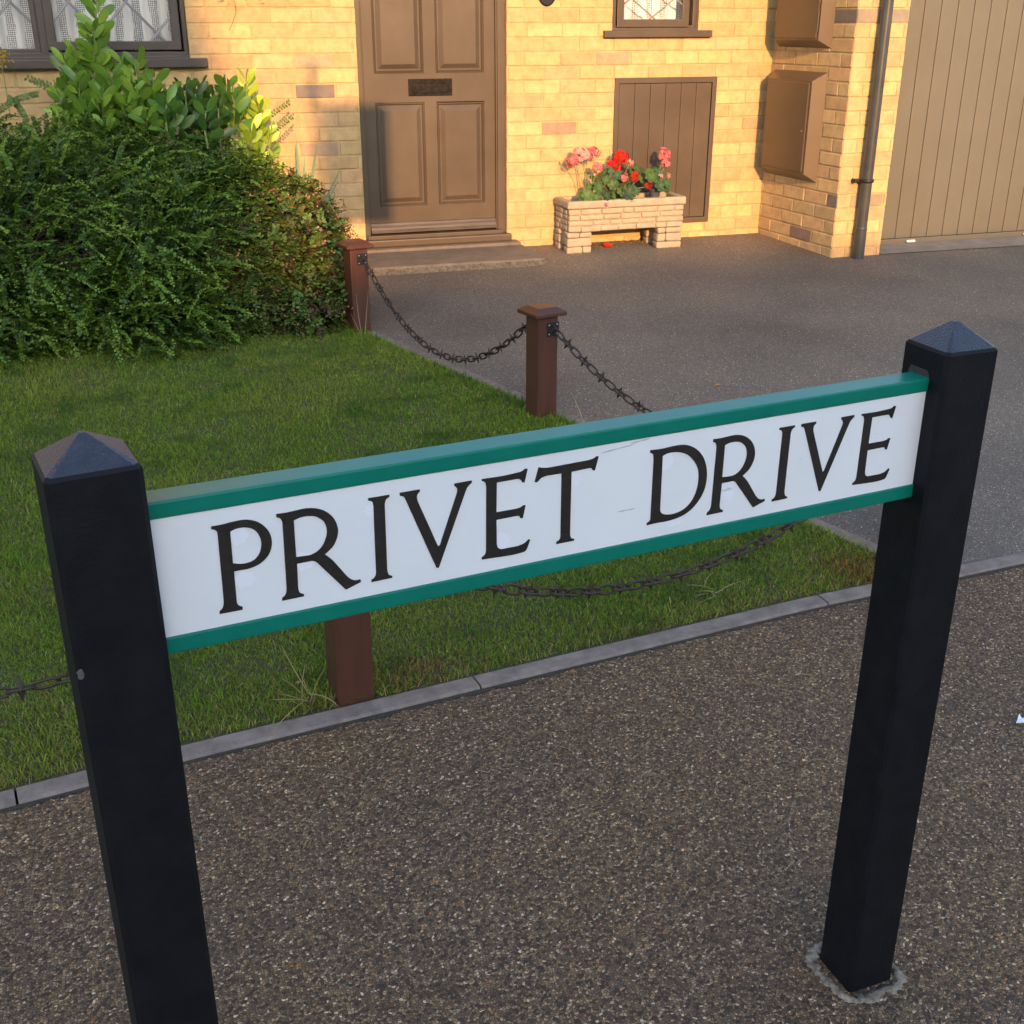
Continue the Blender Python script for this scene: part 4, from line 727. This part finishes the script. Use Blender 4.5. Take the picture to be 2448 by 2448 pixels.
def shrub_leaves(ells, n, length, nl, leafL, leafW, drift, droop, cols, inside=.25, jitter=.35, tipc=None, spray_w=1.0, nw=.75):
    P, Nn = surf(ells, n, inside); n = len(P)
    lump = np.sin(P[:, 0]*9+P[:, 2]*5)*np.sin(P[:, 1]*8+P[:, 2]*11+1.3); P = P + Nn*(lump*.035)[:, None]
    Nn = Nn.copy(); Nn[:, 2] = np.where(Nn[:, 2] < 0, Nn[:, 2]*.25, Nn[:, 2])
    D = unit(Nn*nw+np.array(drift)+rng.normal(0, jitter, (n, 3))); Ln = length*rng.uniform(.5, 1.25, n); P0 = P-D*(Ln*.75)[:, None]
    t = (np.arange(nl)+.5)/nl; S = unit(np.cross(D, np.array([0, 0, 1.]))+rng.normal(0, .25, (n, 3)))
    dz = -droop*rng.uniform(.2, 1.3, n)
    B = P0[:, None, :] + D[:, None, :]*(Ln[:, None]*t)[:, :, None]; B[:, :, 2] += dz[:, None]*(t**2)[None, :]*Ln[:, None]*2
    tang = D[:, None, :].repeat(nl, 1).copy(); tang[:, :, 2] += dz[:, None]*t[None, :]*2; tang = tang.reshape(-1, 3); tang = unit(tang)
    sg = np.where(np.arange(nl) % 2 == 0, 1, -1)[None, :].repeat(n, 0).reshape(-1); Sx = S[:, None, :].repeat(nl, 1).reshape(-1, 3)
    b = B.reshape(-1, 3); k = len(b); out = unit(Sx*sg[:, None]*1.0*spray_w+tang*.75+rng.normal(0, .22, (k, 3)))
    ll = leafL*rng.uniform(.7, 1.2, k)*(1-.35*np.tile(t, n)); tip = b+out*ll[:, None]; side = unit(np.cross(out, np.cross(Sx*sg[:, None], tang)+rng.normal(0, .3, (k, 3))))
    Lf = leaf_quads(b, tip, side, leafW*ll/leafL, -.12*ll)
    ci = rng.integers(0, len(cols), n); C = np.array(cols)[ci][:, None, :].repeat(nl, 1).reshape(-1, 3)*rng.uniform(.7, 1.25, (k, 1))
    if tipc is not None: w_ = (np.tile(t, n)**2.5)[:, None]*.8; C = C*(1-w_)+np.array(tipc)*w_
    return Lf, C
def branches(name, base_pts, ells, k, parent, r=.006):
    b = MB()
    for i in range(k):
        c, rr = random.choice(ells); u = Vector(rng.normal(size=3)).normalized(); u.z = abs(u.z); p1 = Vector(c)+Vector((u.x*rr[0], u.y*rr[1], u.z*rr[2]))*.85; p0 = Vector(random.choice(base_pts)); m = p0.lerp(p1, .5)+Vector((0, 0, .08))
        b.tube([p0, p0.lerp(m, .5), m, p1], [r, r*.8, r*.6, r*.25], 5)
    return b.build(name, M['twig'], parent)
G_ = lambda *c: tuple(c)
# box-leaved honeysuckle hedge on the left
e1 = [((-1.55, 6.25, .47), (1.0, .95, .70)), ((-.45, 6.1, .42), (.72, .86, .66)), ((.15, 6.0, .38), (.52, .78, .55)), ((.45, 6.35, .50), (.40, .55, .42)), ((-.75, 5.75, .26), (.60, .52, .34)), ((.0, 5.66, .25), (.50, .50, .32)), ((-2.4, 6.2, .45), (.9, .9, .62)), ((-.15, 6.5, .68), (.5, .45, .44)), ((.32, 6.42, .62), (.42, .42, .36)), ((-.9, 6.45, .70), (.6, .45, .46))]
sh = empty('evergreen_shrub', (-.4, 6.0, gz(6)), 'large dense dark green small-leaved shrub with arching shoots below the left window', 'shrub')
cL = [(.105, .20, .022), (.14, .24, .03), (.07, .145, .018), (.14, .205, .03), (.095, .175, .022)]
Lf, C = shrub_leaves(e1, 11000, .22, 28, .0200, .0150, (.60, -.32, .05), .11, cL, inside=.24, jitter=.42, nw=.6, tipc=(.20, .30, .045))
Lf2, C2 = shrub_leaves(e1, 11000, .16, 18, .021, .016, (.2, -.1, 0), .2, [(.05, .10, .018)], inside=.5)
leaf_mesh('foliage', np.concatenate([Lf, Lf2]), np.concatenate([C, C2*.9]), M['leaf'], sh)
# long straggling shoots against the wall
b = MB(); shoots = [((-.05, 6.55, 1.0), at(60, 185, 6.75)), ((.1, 6.5, .95), at(130, 238, 6.6)), ((-.5, 6.5, 1.0), at(20, 235, 6.6)), ((-.7, 6.5, 1.02), at(90, 225, 6.55)), ((.45, 6.5, .8), at(694, 243, 6.85)), ((.5, 6.5, .72), at(703, 275, 6.85)), ((-.1, 6.5, .93), at(75, 190, 6.7))]
LB, LT, LS, LW, LC = [], [], [], [], []
for p0, p1 in shoots:
    p0, p1 = Vector(p0), Vector(p1); pts = [p0.lerp(p1, t)+Vector((0, 0, .03*math.sin(PI*t))) for t in np.linspace(0, 1, 14)]; b.tube(pts, [.0018*(1-.6*i/13) for i in range(14)], 5)
    for i in range(46):
        t = .1+.9*i/46; j = min(int(t*13), 12); q = pts[j].lerp(pts[j+1], t*13-j); d = (pts[j+1]-pts[j]).normalized(); sd = d.cross(Vector((0, 1, .15))).normalized()*(1 if i % 2 else -1); o = (sd+d*.6+Vector((U(-.3, .3), U(-.3, .3), U(-.3, .3)))).normalized()
        LB.append(q); LT.append(q+o*.021); LS.append(o.cross(Vector((U(-.5, .5), -1, U(-.5, .5)))).normalized()); LW.append(.013); LC.append((.11, .17, .04))
b.build('shoot', M['twig'], sh)
leaf_mesh('shoot_leaves', leaf_quads(np.array(LB), np.array(LT), np.array(LS), np.array(LW), np.full(len(LW), -.001)), np.array(LC), M['leaf'], sh)
branches('branches', [(-.4+U(-.8, .8), 6.1+U(-.3, .3), .1) for _ in range(12)], e1, 70, sh)
# shrub with orange berries on the right
e2 = [((.62, 6.0, .33), (.40, .58, .38)), ((.75, 6.35, .40), (.31, .45, .35)), ((.68, 5.74, .24), (.34, .36, .28)), ((.42, 5.85, .32), (.3, .45, .34))]
sb = empty('berry_shrub', (.62, 5.95, gz(5.95)), 'rounded shrub with orange-brown seed heads beside the farthest fence post', 'shrub')
Lf, C = shrub_leaves(e2, 5200, .13, 13, .032, .018, (.1, -.25, .12), .25, [(.085, .15, .03), (.065, .125, .025), (.11, .16, .03), (.13, .12, .03)], inside=.3, jitter=.5, tipc=(.12, .19, .04))
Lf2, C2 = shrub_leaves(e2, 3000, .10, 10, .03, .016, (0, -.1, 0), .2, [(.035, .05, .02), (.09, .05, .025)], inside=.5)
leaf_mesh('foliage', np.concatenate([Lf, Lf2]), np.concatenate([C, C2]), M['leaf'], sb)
P, Nn = surf(e2, 2600, .04); k = P[:, 2] > .14; P, Nn = P[k], Nn[k]; k = rng.random(len(P)) < .13+.18*(P[:, 2] > .42); P, Nn = P[k], Nn[k]; n = len(P)
q = [(P+Nn*.015)+rng.normal(0, .009, (n, 3)) for _ in range(3)]
LB = np.concatenate(q); D_ = unit(rng.normal(size=LB.shape)); leaf_mesh('seed_heads', leaf_quads(LB, LB+D_*.013, unit(np.cross(D_, rng.normal(size=LB.shape))), np.full(len(LB), .011), np.full(len(LB), -.003)), np.array([(.28, .12, .05), (.34, .19, .09), (.20, .10, .05)])[rng.integers(0, 3, len(LB))], M['leaf'], sb)['kind'] = 'stuff'
branches('branches', [(.6+U(-.2, .2), 6.0+U(-.2, .2), .1) for _ in range(8)], e2, 40, sb, .004)

# cherry laurel: big glossy upright leaves in whorls on stems
def laurel(name, label, stems, colset, seed):
    rs = random.Random(seed); root = empty(name, stems[0][0], label, 'shrub', None); LBs, LTs, LSs, LWs, LCs = [], [], [], [], []
    for (p0, p1, n, ll, bright) in stems:
        p0, p1 = Vector(p0), Vector(p1); ax = (p1-p0); b = MB(); b.tube([p0, p0.lerp(p1, .5)+Vector((rs.uniform(-.02, .02), 0, 0)), p1], [.007, .006, .004], 6); b.build('stem', M['stem'], root); an = rs.random()*6
        for i in range(n):
            t = .12+.88*(i/(n-1)); an += 2.4; o = Vector((math.cos(an), math.sin(an), 0)); up = .15+.95*t+rs.uniform(-.35, .35); d = (o+Vector((0, 0, up))+ax.normalized()*.2).normalized(); L0 = ll*rs.uniform(.75, 1.15)*(1.05-.25*t)
            q = p0.lerp(p1, t); sd = d.cross(o.cross(d)+Vector((rs.uniform(-.3, .3),)*3)).normalized()
            LBs.append(q+d*.008); LTs.append(q+d*L0); LSs.append(sd); LWs.append(L0*.37); c = colset[rs.randrange(len(colset))]; f = rs.uniform(.75, 1.2)*bright; LCs.append(tuple(v*f for v in c))
    Bn, Tn, Sn = np.array(LBs), np.array(LTs), np.array(LSs); W_ = np.array(LWs); ax = Tn-Bn; nrm = unit(np.cross(ax, Sn)); nrm *= np.sign(nrm[:, 2:3]+1e-6)
    # curved leaf: rows across the blade
    rows = [(0, .05), (.15, .5), (.35, .88), (.58, 1), (.78, .88), (.92, .55), (1, .05)]; V = []
    for t, wf in rows:
        c = Bn+ax*t-nrm*(.14*t*t*np.linalg.norm(ax, axis=1))[:, None]
        for s_, up in ((-1, .12), (0, 0), (1, .12)): V.append(c+Sn*(W_*wf*.5*s_)[:, None]+nrm*(W_*wf*up)[:, None])
    V = np.stack(V, 1); n = len(V); I = (np.arange(n)*21)[:, None]; Q = np.concatenate([I+np.array([r*3+s_, r*3+s_+1, (r+1)*3+s_+1, (r+1)*3+s_]) for r in range(6) for s_ in (0, 1)])
    npmesh('leaves', V.reshape(-1, 3), Q, np.repeat(np.array(LCs), 21, axis=0), M['glossleaf'], root, True); return root
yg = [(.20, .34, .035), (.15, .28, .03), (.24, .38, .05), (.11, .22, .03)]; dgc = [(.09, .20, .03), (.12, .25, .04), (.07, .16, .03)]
st_ = []
tops = [((230, -60), 6.72, 26, .12), ((222, 60), 6.66, 18, .13), ((150, 120), 6.6, 9, .13), ((185, 175), 6.52, 10, .12), ((265, 165), 6.48, 12, .135), ((325, 120), 6.6, 9, .14), ((365, 165), 6.56, 9, .13), ((300, 225), 6.42, 9, .13), ((400, 200), 6.55, 8, .12), ((205, 245), 6.42, 8, .12), ((130, 190), 6.6, 6, .11), ((250, 280), 6.35, 8, .12), ((350, 260), 6.35, 8, .12), ((290, 130), 6.62, 9, .13), ((180, 110), 6.66, 8, .12), ((240, 210), 6.4, 9, .13), ((320, 190), 6.44, 9, .13)]
for (px, Y, n, ll) in tops:
    n = int(n*2.1)
    tp = at(*px, Y); bs = at(min(max(px[0], 190), 350), 360, 6.62); st_.append((bs.lerp(tp, .25), tp-Vector((0, 0, .05)), n, ll, 1.0))
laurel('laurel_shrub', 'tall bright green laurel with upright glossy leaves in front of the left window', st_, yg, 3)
st_ = []
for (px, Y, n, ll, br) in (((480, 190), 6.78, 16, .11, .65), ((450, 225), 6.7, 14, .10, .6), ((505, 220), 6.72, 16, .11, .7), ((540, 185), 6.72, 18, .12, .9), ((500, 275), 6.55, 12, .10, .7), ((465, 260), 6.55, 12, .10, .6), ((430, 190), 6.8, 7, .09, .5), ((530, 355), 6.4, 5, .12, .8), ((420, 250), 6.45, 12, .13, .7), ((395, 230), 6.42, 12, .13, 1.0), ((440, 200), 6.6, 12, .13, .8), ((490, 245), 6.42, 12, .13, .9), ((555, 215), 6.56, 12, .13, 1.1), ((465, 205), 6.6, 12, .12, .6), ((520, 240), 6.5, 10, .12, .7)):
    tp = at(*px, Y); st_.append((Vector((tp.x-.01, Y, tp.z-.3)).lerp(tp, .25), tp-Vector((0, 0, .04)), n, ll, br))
laurel('laurel_shrub', 'shaded mid-green laurel below the right end of the left window sill', st_, dgc, 5)  # shade painted in: darker leaf colours and lower brightness per stem
st_ = []
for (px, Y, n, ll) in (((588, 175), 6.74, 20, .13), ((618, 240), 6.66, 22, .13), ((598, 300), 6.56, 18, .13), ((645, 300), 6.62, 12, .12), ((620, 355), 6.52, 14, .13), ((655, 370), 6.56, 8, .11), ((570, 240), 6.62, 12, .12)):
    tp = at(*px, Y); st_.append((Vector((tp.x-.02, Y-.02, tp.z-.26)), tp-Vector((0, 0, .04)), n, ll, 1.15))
laurel('laurel_shrub', 'sunlit yellow-green laurel stem against the brick wall left of the door', st_, [(.34, .46, .04), (.28, .42, .035), (.38, .50, .06)], 9)  # sunlight painted in: paler, yellower leaf colours than the other laurels
# sword-leaved plant by the wall
yu = empty('yucca', (.87, 6.75, .2), 'spiky plant with a few sword-like leaves poking up behind the berry shrub', 'plant'); V, F, Cc = [], [], []
b = MB()
for (px, py, Y, w_) in ((706, 315, 6.80, .028), (757, 345, 6.78, .030), (817, 396, 6.8, .016), (808, 434, 6.76, .026), (728, 372, 6.8, .024), (690, 380, 6.82, .022)):
    tp = at(px, py, Y); p0 = Vector((.86+(tp.x-.9)*.15, 6.72, .45)); sd = Vector((1, -.3, 0)).cross(Vector((0, 1, 0))).normalized(); sd = (tp-p0).cross(Vector((0, 1, 0))).normalized(); vs = []
    for i in range(9):
        t = i/8; c = p0.lerp(tp, t)-Vector((0, 0, .03*math.sin(PI*t)*abs(tp.x-.86)*4)); wf = w_*(1-t**2.2)*.5+.0006; vs += [c-sd*wf, c+Vector((0, .006*(1-t), 0)), c+sd*wf]
    b.add(vs, [(i*3+k, i*3+k+1, (i+1)*3+k+1, (i+1)*3+k) for i in range(8) for k in (0, 1)], True, (.13, .23, .13))
b.build('blades', M['leaf'], yu)
# yellow-flowered sprig at the left edge
b = MB(); sg = empty('yellow_sprig', at(0, 150, 6.9), 'sprig of small yellow flowers at the left edge under the window sill', 'plant'); c0 = at(2, 140, 6.9)
b.tube([c0-Vector((0, 0, .3)), c0], .003, 5); b.build('stems', M['stem'], sg); n = 90; P = np.array(c0)+rng.normal(0, 1, (n, 3))*np.array([.022, .02, .028]); D_ = unit(rng.normal(size=(n, 3)))
leaf_mesh('flowers', leaf_quads(P, P+D_*.014, unit(np.cross(D_, rng.normal(size=(n, 3)))), np.full(n, .01), np.full(n, .002)), np.tile([.45, .30, .02], (n, 1)), M['leaf'], sg)
# hanging basket just above the picture, its trailing stems shade the wall
hb = empty('hanging_basket', (.62, WY-.22, 1.75), 'hanging basket with trailing stems on the wall between left window and door', 'basket')
b = MB(); n = 20; vs = []
for k in range(7):
    a = PI/2*k/6; vs += [(.62+.13*math.sin(a)*math.cos(2*PI*i/n), WY-.22+.13*math.sin(a)*math.sin(2*PI*i/n), 1.86-.12*math.cos(a)) for i in range(n)]
b.add(vs, [(k*n+i, k*n+(i+1) % n, (k+1)*n+(i+1) % n, (k+1)*n+i) for k in range(6) for i in range(n)], True); b.build('basket', M['twig'], hb)
b = MB(); b.tube([(.62, WY, 2.2), (.62, WY-.22, 2.24)], .008, 8)
for a in (0, 2.1, 4.2): b.tube([(.62+.13*math.cos(a), WY-.22+.13*math.sin(a), 1.86), (.62, WY-.22, 2.24)], .002, 5)
b.build('bracket', M['iron'], hb)
b = MB(); LBs, LTs, LSs = [], [], []
for k in range(15):
    x = .62+U(-.15, .17); y = WY-.22+U(-.1, .1); z1 = 1.86-U(.08, .30) if k != 2 else 1.44
    if k == 2: x, y = .585, WY-.12
    pts = [Vector((x+.03*math.sin(i*.9+k), y, 1.86+(z1-1.86)*i/9)) for i in range(10)]; b.tube(pts, .0016, 5)
    for i in range(0, 32 if k != 2 else 10): q = pts[min(9, int(i*9/32))]+Vector((U(-.02, .02), U(-.02, .02), U(-.02, .02))); d = Vector((U(-1, 1), U(-1, 1), U(-1, .3))).normalized(); LBs.append(q); LTs.append(q+d*.02); LSs.append(d.cross(Vector((0, 1, .2))).normalized())
b.build('trailing_stems', M['twig'], hb); leaf_mesh('leaves', leaf_quads(np.array(LBs), np.array(LTs), np.array(LSs), np.full(len(LBs), .013), np.full(len(LBs), .002)), np.tile([.08, .12, .04], (len(LBs), 1)), M['leaf'], hb)

# ------------------------------------------------ stone trough with geraniums
TX0, TX1, TY0, TY1 = 2.525, 3.325, 6.885, 7.13
tr = empty('stone_trough', (2.92, 7.0, gz(7)), 'pale stone-effect planter trough on two block legs against the wall', 'planter')
def stones(b, x0, x1, y0, y1, zs, rows_off=0, maxw=.17):
    for k, (za, zb) in enumerate(zip(zs, zs[1:])):
        x = x0
        while x < x1-.01:
            wd = random.uniform(.07, maxw)
            if x1-x-wd < .055: wd = x1-x
            j = random.uniform(-.004, .004); b.rbox(x+.002, x+wd-.002, y0-.004+j, y0+.035, za+.002, zb-.002, .009, jit=.0035, seg=3, col=(1, 1, 1)); x += wd
def stones_side(b, xf, s, y0, y1, zs):
    for za, zb in zip(zs, zs[1:]):
        y = y0
        while y < y1-.01:
            wd = random.uniform(.06, .12)
            if y1-y-wd < .05: wd = y1-y
            j = random.uniform(-.004, .004); xa, xb = (xf-.005+j, xf+.03) if s < 0 else (xf-.03, xf+.005+j); b.rbox(xa, xb, y+.002, y+wd-.002, za+.002, zb-.002, .009, jit=.0035, seg=3); y += wd
zs = [.262, .298, .331, .366, .404]; b = MB(); sh_ = M['stone']
b.box(TX0+.012, TX1-.012, TY0+.006, TY0+.03, .264, .405); b.box(TX0+.012, TX1-.012, TY1-.03, TY1-.004, .264, .405); b.box(TX0+.01, TX0+.035, TY0+.02, TY1-.02, .264, .405); b.box(TX1-.035, TX1-.01, TY0+.02, TY1-.02, .264, .405); b.box(TX0+.02, TX1-.02, TY0+.02, TY1-.02, .266, .30)
stones(b, TX0+.006, TX1-.006, TY0, TY1, zs); stones_side(b, TX0+.008, -1, TY0+.04, TY1, zs); stones_side(b, TX1-.008, 1, TY0+.04, TY1, zs); b.build('trough_body', sh_, tr)
b = MB(); z0, z1 = .404, .453; o = .006
b.rbox(TX0-o, TX1+o, TY0-o-.004, TY0+.036, z0, z1, .013, jit=.004, seg=4); b.rbox(TX0-o, TX0+.038, TY0+.01, TY1-.01, z0+.001, z1-.0005, .013, jit=.004, seg=4); b.rbox(TX1-.038, TX1+o, TY0+.01, TY1-.01, z0+.001, z1-.0005, .013, jit=.004, seg=4); b.rbox(TX0-o, TX1+o, TY1-.036, TY1+.004, z0+.0005, z1-.001, .013, jit=.004, seg=4)
b.build('rim', sh_, tr)
for (xa, xb) in ((TX0-.004, TX0+.165), (TX1-.185, TX1-.012)):
    b = MB(); g0 = gz(6.95)-.005; zz = [g0, g0+.045, g0+.098, .262]
    for (ya, yb) in ((TY0-.004, TY0+.075), (TY1-.085, TY1-.01)):
        for k, (za, zb) in enumerate(zip(zz, zz[1:])):
            s_ = random.choice([.35, .5, .62, 1]); cuts = [xa, xa+(xb-xa)*s_, xb] if s_ < 1 else [xa, xb]
            for p, q_ in zip(cuts, cuts[1:]): b.rbox(p+.0015, q_-.0015, ya+U(-.004, .003), yb, za+.001, zb-.001, .012, jit=.005, seg=3)
    b.box(xa+.02, xb-.02, TY0+.07, TY1-.08, zz[1], .263); b.build('leg', sh_, tr)
b = MB(); b.box(TX0+.03, TX1-.03, TY0+.03, TY1-.03, .30, .41); b.build('compost', M['compost'], tr)
# geranium plants
def scallop(c, nrm, r, col, b, lobes=7):
    """round lobed leaf with a dished surface and darker ring"""
    nrm = nrm.normalized(); a = nrm.cross(Vector((.3, .2, 1))).normalized(); e = nrm.cross(a); n = lobes*4; vs = [c-nrm*r*.16]; cs = [tuple(v*1.15 for v in col)]
    for k, (f, h) in enumerate(((.45, -.05), (.75, .04), (1, .02))):
        for i in range(n):
            t = 2*PI*i/n; rr = r*f*(1+(.14*abs(math.sin(t*lobes/2))-.08)*f*1.6+.03*math.sin(t*3+c.x*50)); w_ = .05*math.cos(t*lobes)*f
            if f > .6 and abs(t-PI) < .22: rr *= .55
            vs.append(c+(a*math.cos(t)+e*math.sin(t))*rr+nrm*r*(h+w_)); m = (.72 if k == 1 else 1.0); cs.append(tuple(v*m for v in col))
    fs = [(0, 1+i, 1+(i+1) % n) for i in range(n)]+[(1+k*n+i, 1+(k+1)*n+i, 1+(k+1)*n+(i+1) % n, 1+k*n+(i+1) % n) for k in (0, 1) for i in range(n)]
    o = len(b.v); b.add(vs, fs, True, col); b.c[o:] = cs
def floret(c, d, r, col, b):
    d = d.normalized(); a = d.cross(Vector((.2, .9, .3))).normalized(); e = d.cross(a); t0 = U(0, 6)
    for k in range(5):
        t = t0+2*PI*k/5; o = a*math.cos(t)+e*math.sin(t); s_ = d.cross(o); f = U(.85, 1.12); cc = tuple(v*U(.6, 1.12) for v in col)
        b.add([c, c+o*r*.55+s_*r*.30+d*r*.1, c+o*r*1.0+s_*r*.26+d*r*.12*f, c+o*r*1.08-s_*r*.02+d*r*.1, c+o*r*1.0-s_*r*.26+d*r*.12, c+o*r*.55-s_*r*.30+d*r*.1], [(0, 1, 2, 3), (0, 3, 4, 5)], True, cc)
def geranium(label, base, leaves, heads, pot=None):
    """leaves: (x, y, z, r)  heads: (x, y, z, rx, rz, colour, florets)"""
    g = empty('geranium', base, label, 'potted plant' if pot else 'flower', 'geraniums in the stone trough'); b = MB(); st = MB(); B0 = Vector(base)
    for (x, y, z, r) in leaves:
        c = Vector((x, y, z)); out = Vector((x-B0.x+U(-.05, .05), y-B0.y-.12, .12+U(-.04, .1))); k = U(.5, .95); scallop(c, out, r, random.choice([(.085*k, .17*k, .045*k), (.06*k, .13*k, .04*k), (.11*k, .20*k, .04*k), (.075*k, .16*k, .06*k)]), b); st.tube([B0+Vector((U(-.02, .02), U(-.02, .02), .01)), (B0+c)/2+Vector((0, 0, .02)), c-out.normalized()*r*.15], .0022, 5)
    b.build('leaves', M['leaf'], g)
    for (x, y, z, rx, rz, col, nf) in heads:
        hd = MB(); c = Vector((x, y, z)); st.tube([B0+Vector((U(-.02, .02), U(-.02, .02), .02)), B0.lerp(c, .5)+Vector((0, 0, .03)), c-Vector((0, 0, rz*.5))], .0024, 6)
        for i in range(nf):
            d = Vector((random.gauss(0, 1), random.gauss(0, 1)-.35, random.gauss(0, 1)+.35)).normalized(); p = c+Vector((d.x*rx, d.y*min(rx, rz), d.z*rz))*U(.62, 1.12); floret(p, d+Vector((U(-.3, .3), U(-.3, .3), U(-.3, .3))), U(.013, .0165), col, hd); hd.tube([c-Vector((0, 0, rz*.3)), p], .0009, 4, col=(.2, .22, .06))
        hd.build('flower_head', M['petal'], g)
    st.build('stems', M['stem'], g)
    if pot:
        x, y, z0, z1, r, m = pot; b = MB(); b.tube([(x, y, z0), (x, y, z1-.02), (x, y, z1-.018), (x, y, z1)], [r*.8, r*.96, r*1.03, r*1.05], 28, cap=True); b.build('pot', m, g)
    return g
PK, RD, LP = (.85, .24, .24), (.80, .035, .022), (.88, .42, .38)
def W_(px, py, Y): return at(px, py, Y)
def zz(px, py): return 1350+px/5.52, 300+py/5.52          # coordinates read in an enlargement
def lv(lst, Y=6.95): 
    out = []
    for (x, y, r, dy) in lst: p = W_(*zz(x, y), Y+dy); out.append((p.x, p.y, p.z, r))
    return out
def hd(x, y, Y, rx, rz, col, nf): p = W_(*zz(x, y), Y); return (p.x, p.y, p.z, rx, rz, col, nf)
geranium('pink geranium on long bare stalks at the left end of the stone trough', (2.70, 6.98, .42), lv([(300, 920, .040, -.04), (450, 820, .042, -.02), (420, 950, .036, -.05), (230, 930, .03, -.02), (560, 930, .036, -.05), (330, 820, .032, .03), (520, 760, .03, .05), (380, 700, .03, .06), (600, 860, .032, .0), (650, 930, .028, -.04)]),
    [hd(250, 400, 7.0, .072, .040, LP, 70), hd(100, 470, 7.02, .044, .036, PK, 34), hd(390, 350, 7.02, .044, .034, PK, 34), hd(430, 560, 6.97, .040, .030, PK, 26), hd(200, 350, 7.0, .036, .026, LP, 26), hd(545, 1050, 6.87, .014, .012, LP, 4)])
geranium('bright red geranium with a large round flower head in the middle of the trough', (2.90, 7.0, .42), lv([(640, 600, .034, 0), (560, 620, .032, .04), (700, 660, .030, -.03), (560, 720, .032, -.01), (640, 780, .034, -.04), (850, 890, .046, -.06), (760, 880, .036, -.04), (930, 860, .036, -.04), (880, 940, .034, -.06), (960, 560, .036, .02), (1040, 600, .034, .03), (820, 700, .032, 0), (720, 760, .03, .0), (500, 650, .03, .05), (1000, 700, .032, .0), (900, 620, .03, .04), (1060, 800, .028, -.02)]),
    [hd(735, 420, 6.98, .050, .042, RD, 60), hd(610, 500, 7.0, .024, .022, RD, 10), hd(850, 490, 6.98, .026, .020, LP, 9), hd(790, 690, 6.9, .026, .026, PK, 14), hd(925, 670, 6.9, .024, .026, RD, 16), hd(1100, 790, 6.9, .018, .018, RD, 9), hd(680, 540, 6.95, .022, .02, RD, 12)])
pb = W_(*zz(1190, 880), 6.98)
geranium('salmon pink geranium in a grey-blue pot at the right end of the trough', (pb.x, 6.99, .45), lv([(1150, 680, .046, -.01), (1250, 630, .034, .02), (1260, 790, .038, -.04), (1350, 760, .036, -.02), (1210, 740, .03, -.02), (1330, 840, .03, -.03), (1120, 610, .03, .03), (1200, 590, .028, .04)]),
    [hd(1310, 390, 7.0, .044, .038, PK, 44), hd(1330, 500, 6.97, .030, .026, PK, 20), hd(1260, 690, 6.92, .013, .016, LP, 5), hd(1350, 660, 6.94, .014, .014, LP, 5)], pot=(pb.x, 6.985, .40, pb.z+.030, .036, M['potblue']))
b = MB(); p = W_(*zz(565, 1560), 7.0); p.z = gz(7.0)+.012
for i in range(8): floret(p+Vector((U(-.018, .018), U(-.012, .012), U(-.004, .008))), Vector((U(-.6, .6), -.6, .8)), .014, RD, b)
tag(b.build('fallen_flower', M['petal']), 'fallen red geranium petals on the ground under the stone trough', 'flower')
# loose grit swept under the trough
V, F, C_ = [], [], []; b = MB()
for i in range(420):
    x, y = U(2.68, 3.16), WY-.01-abs(random.gauss(0, .075)); s_ = U(.002, .006); z = gz(y); q = [Vector((x+s_*math.cos(a), y+s_*math.sin(a), z)) for a in (0, 2.1, 4.2)]
    b.add(q+[Vector((x, y, z+s_))], [(0, 1, 3), (1, 2, 3), (2, 0, 3)], col=random.choice([(.14, .08, .045), (.22, .14, .08), (.08, .05, .03), (.33, .26, .17)]))
tag(b.build('grit', M['leaf']), 'brown grit and crumbs of soil under the stone trough', 'grit', kind='stuff')
# flecks of debris on the tarmac near the wall
# ------------------------------------------------ unseen things added behind the camera to shade the scene
def add_shadow_house(label, x0, x1, y0, y1, eave, ridge):
    h = empty('shadow_house', ((x0+x1)/2, y1, 0), label, 'house', 'unseen houses added across the road'); b = MB(); b.box(x0, x1, y0, y1, -.05, eave); b.build('wall', M['render'], h)
    b = MB(); ym = (y0+y1)/2; b.add([(x0-.3, y0-.3, eave), (x1+.3, y0-.3, eave), (x1+.3, ym, ridge), (x0-.3, ym, ridge), (x0-.3, y1+.3, eave), (x1+.3, y1+.3, eave)], [(0, 1, 2, 3), (3, 2, 5, 4), (0, 3, 4), (1, 5, 2), (0, 4, 5, 1)]); b.build('roof', M['tile'], h)
    for k in range(3):
        for z in (1.0, 3.6):
            xw = x0+(x1-x0)*(k+.5)/3; b = MB(); b.rbox(xw-.7, xw+.7, y1-.02, y1+.05, z, z+1.2, .02); f = b.build('window', M['brown'], h); b = MB(); b.box(xw-.6, xw+.6, y1+.051, y1+.056, z+.1, z+1.1); b.build('pane', M['black'], f)
tz = math.tan(SUN_EL)/math.cos(SUN_AZ); RY = -22; rg = -.06+(WY-RY)*tz
add_shadow_house('unseen long low house added across the road to shade the driveway and lawn', -3.15+.47, 30, RY-4, RY+4, rg-2.4, rg)
add_shadow_house('unseen taller house added across the road to shade the left window', -26, -3.15+.12, RY-4, RY+4, 9.0, 2.1+(WY-RY)*tz)
# unseen board and pole, added to cast the shadow strip beside the door
LB_ = 9.0; dx, dz = -LB_*math.tan(SUN_AZ), LB_*tz; yb = WY-LB_
pb_ = empty('shadow_board', (1.03+dx, yb, 0), 'unseen blank board on a tall pole, added to cast the shadow left of the door', 'board')
b = MB(); b.tube([(1.025+dx, yb, -.05), (1.025+dx, yb, 1.28+dz)], .022, 12); b.build('pole', M['silver'], pb_)
b = MB(); b.rbox(1.06+dx, 1.475+dx, yb-.01, yb+.01, .34+dz, 1.04+dz, .004); b.build('board', M['board'], pb_)
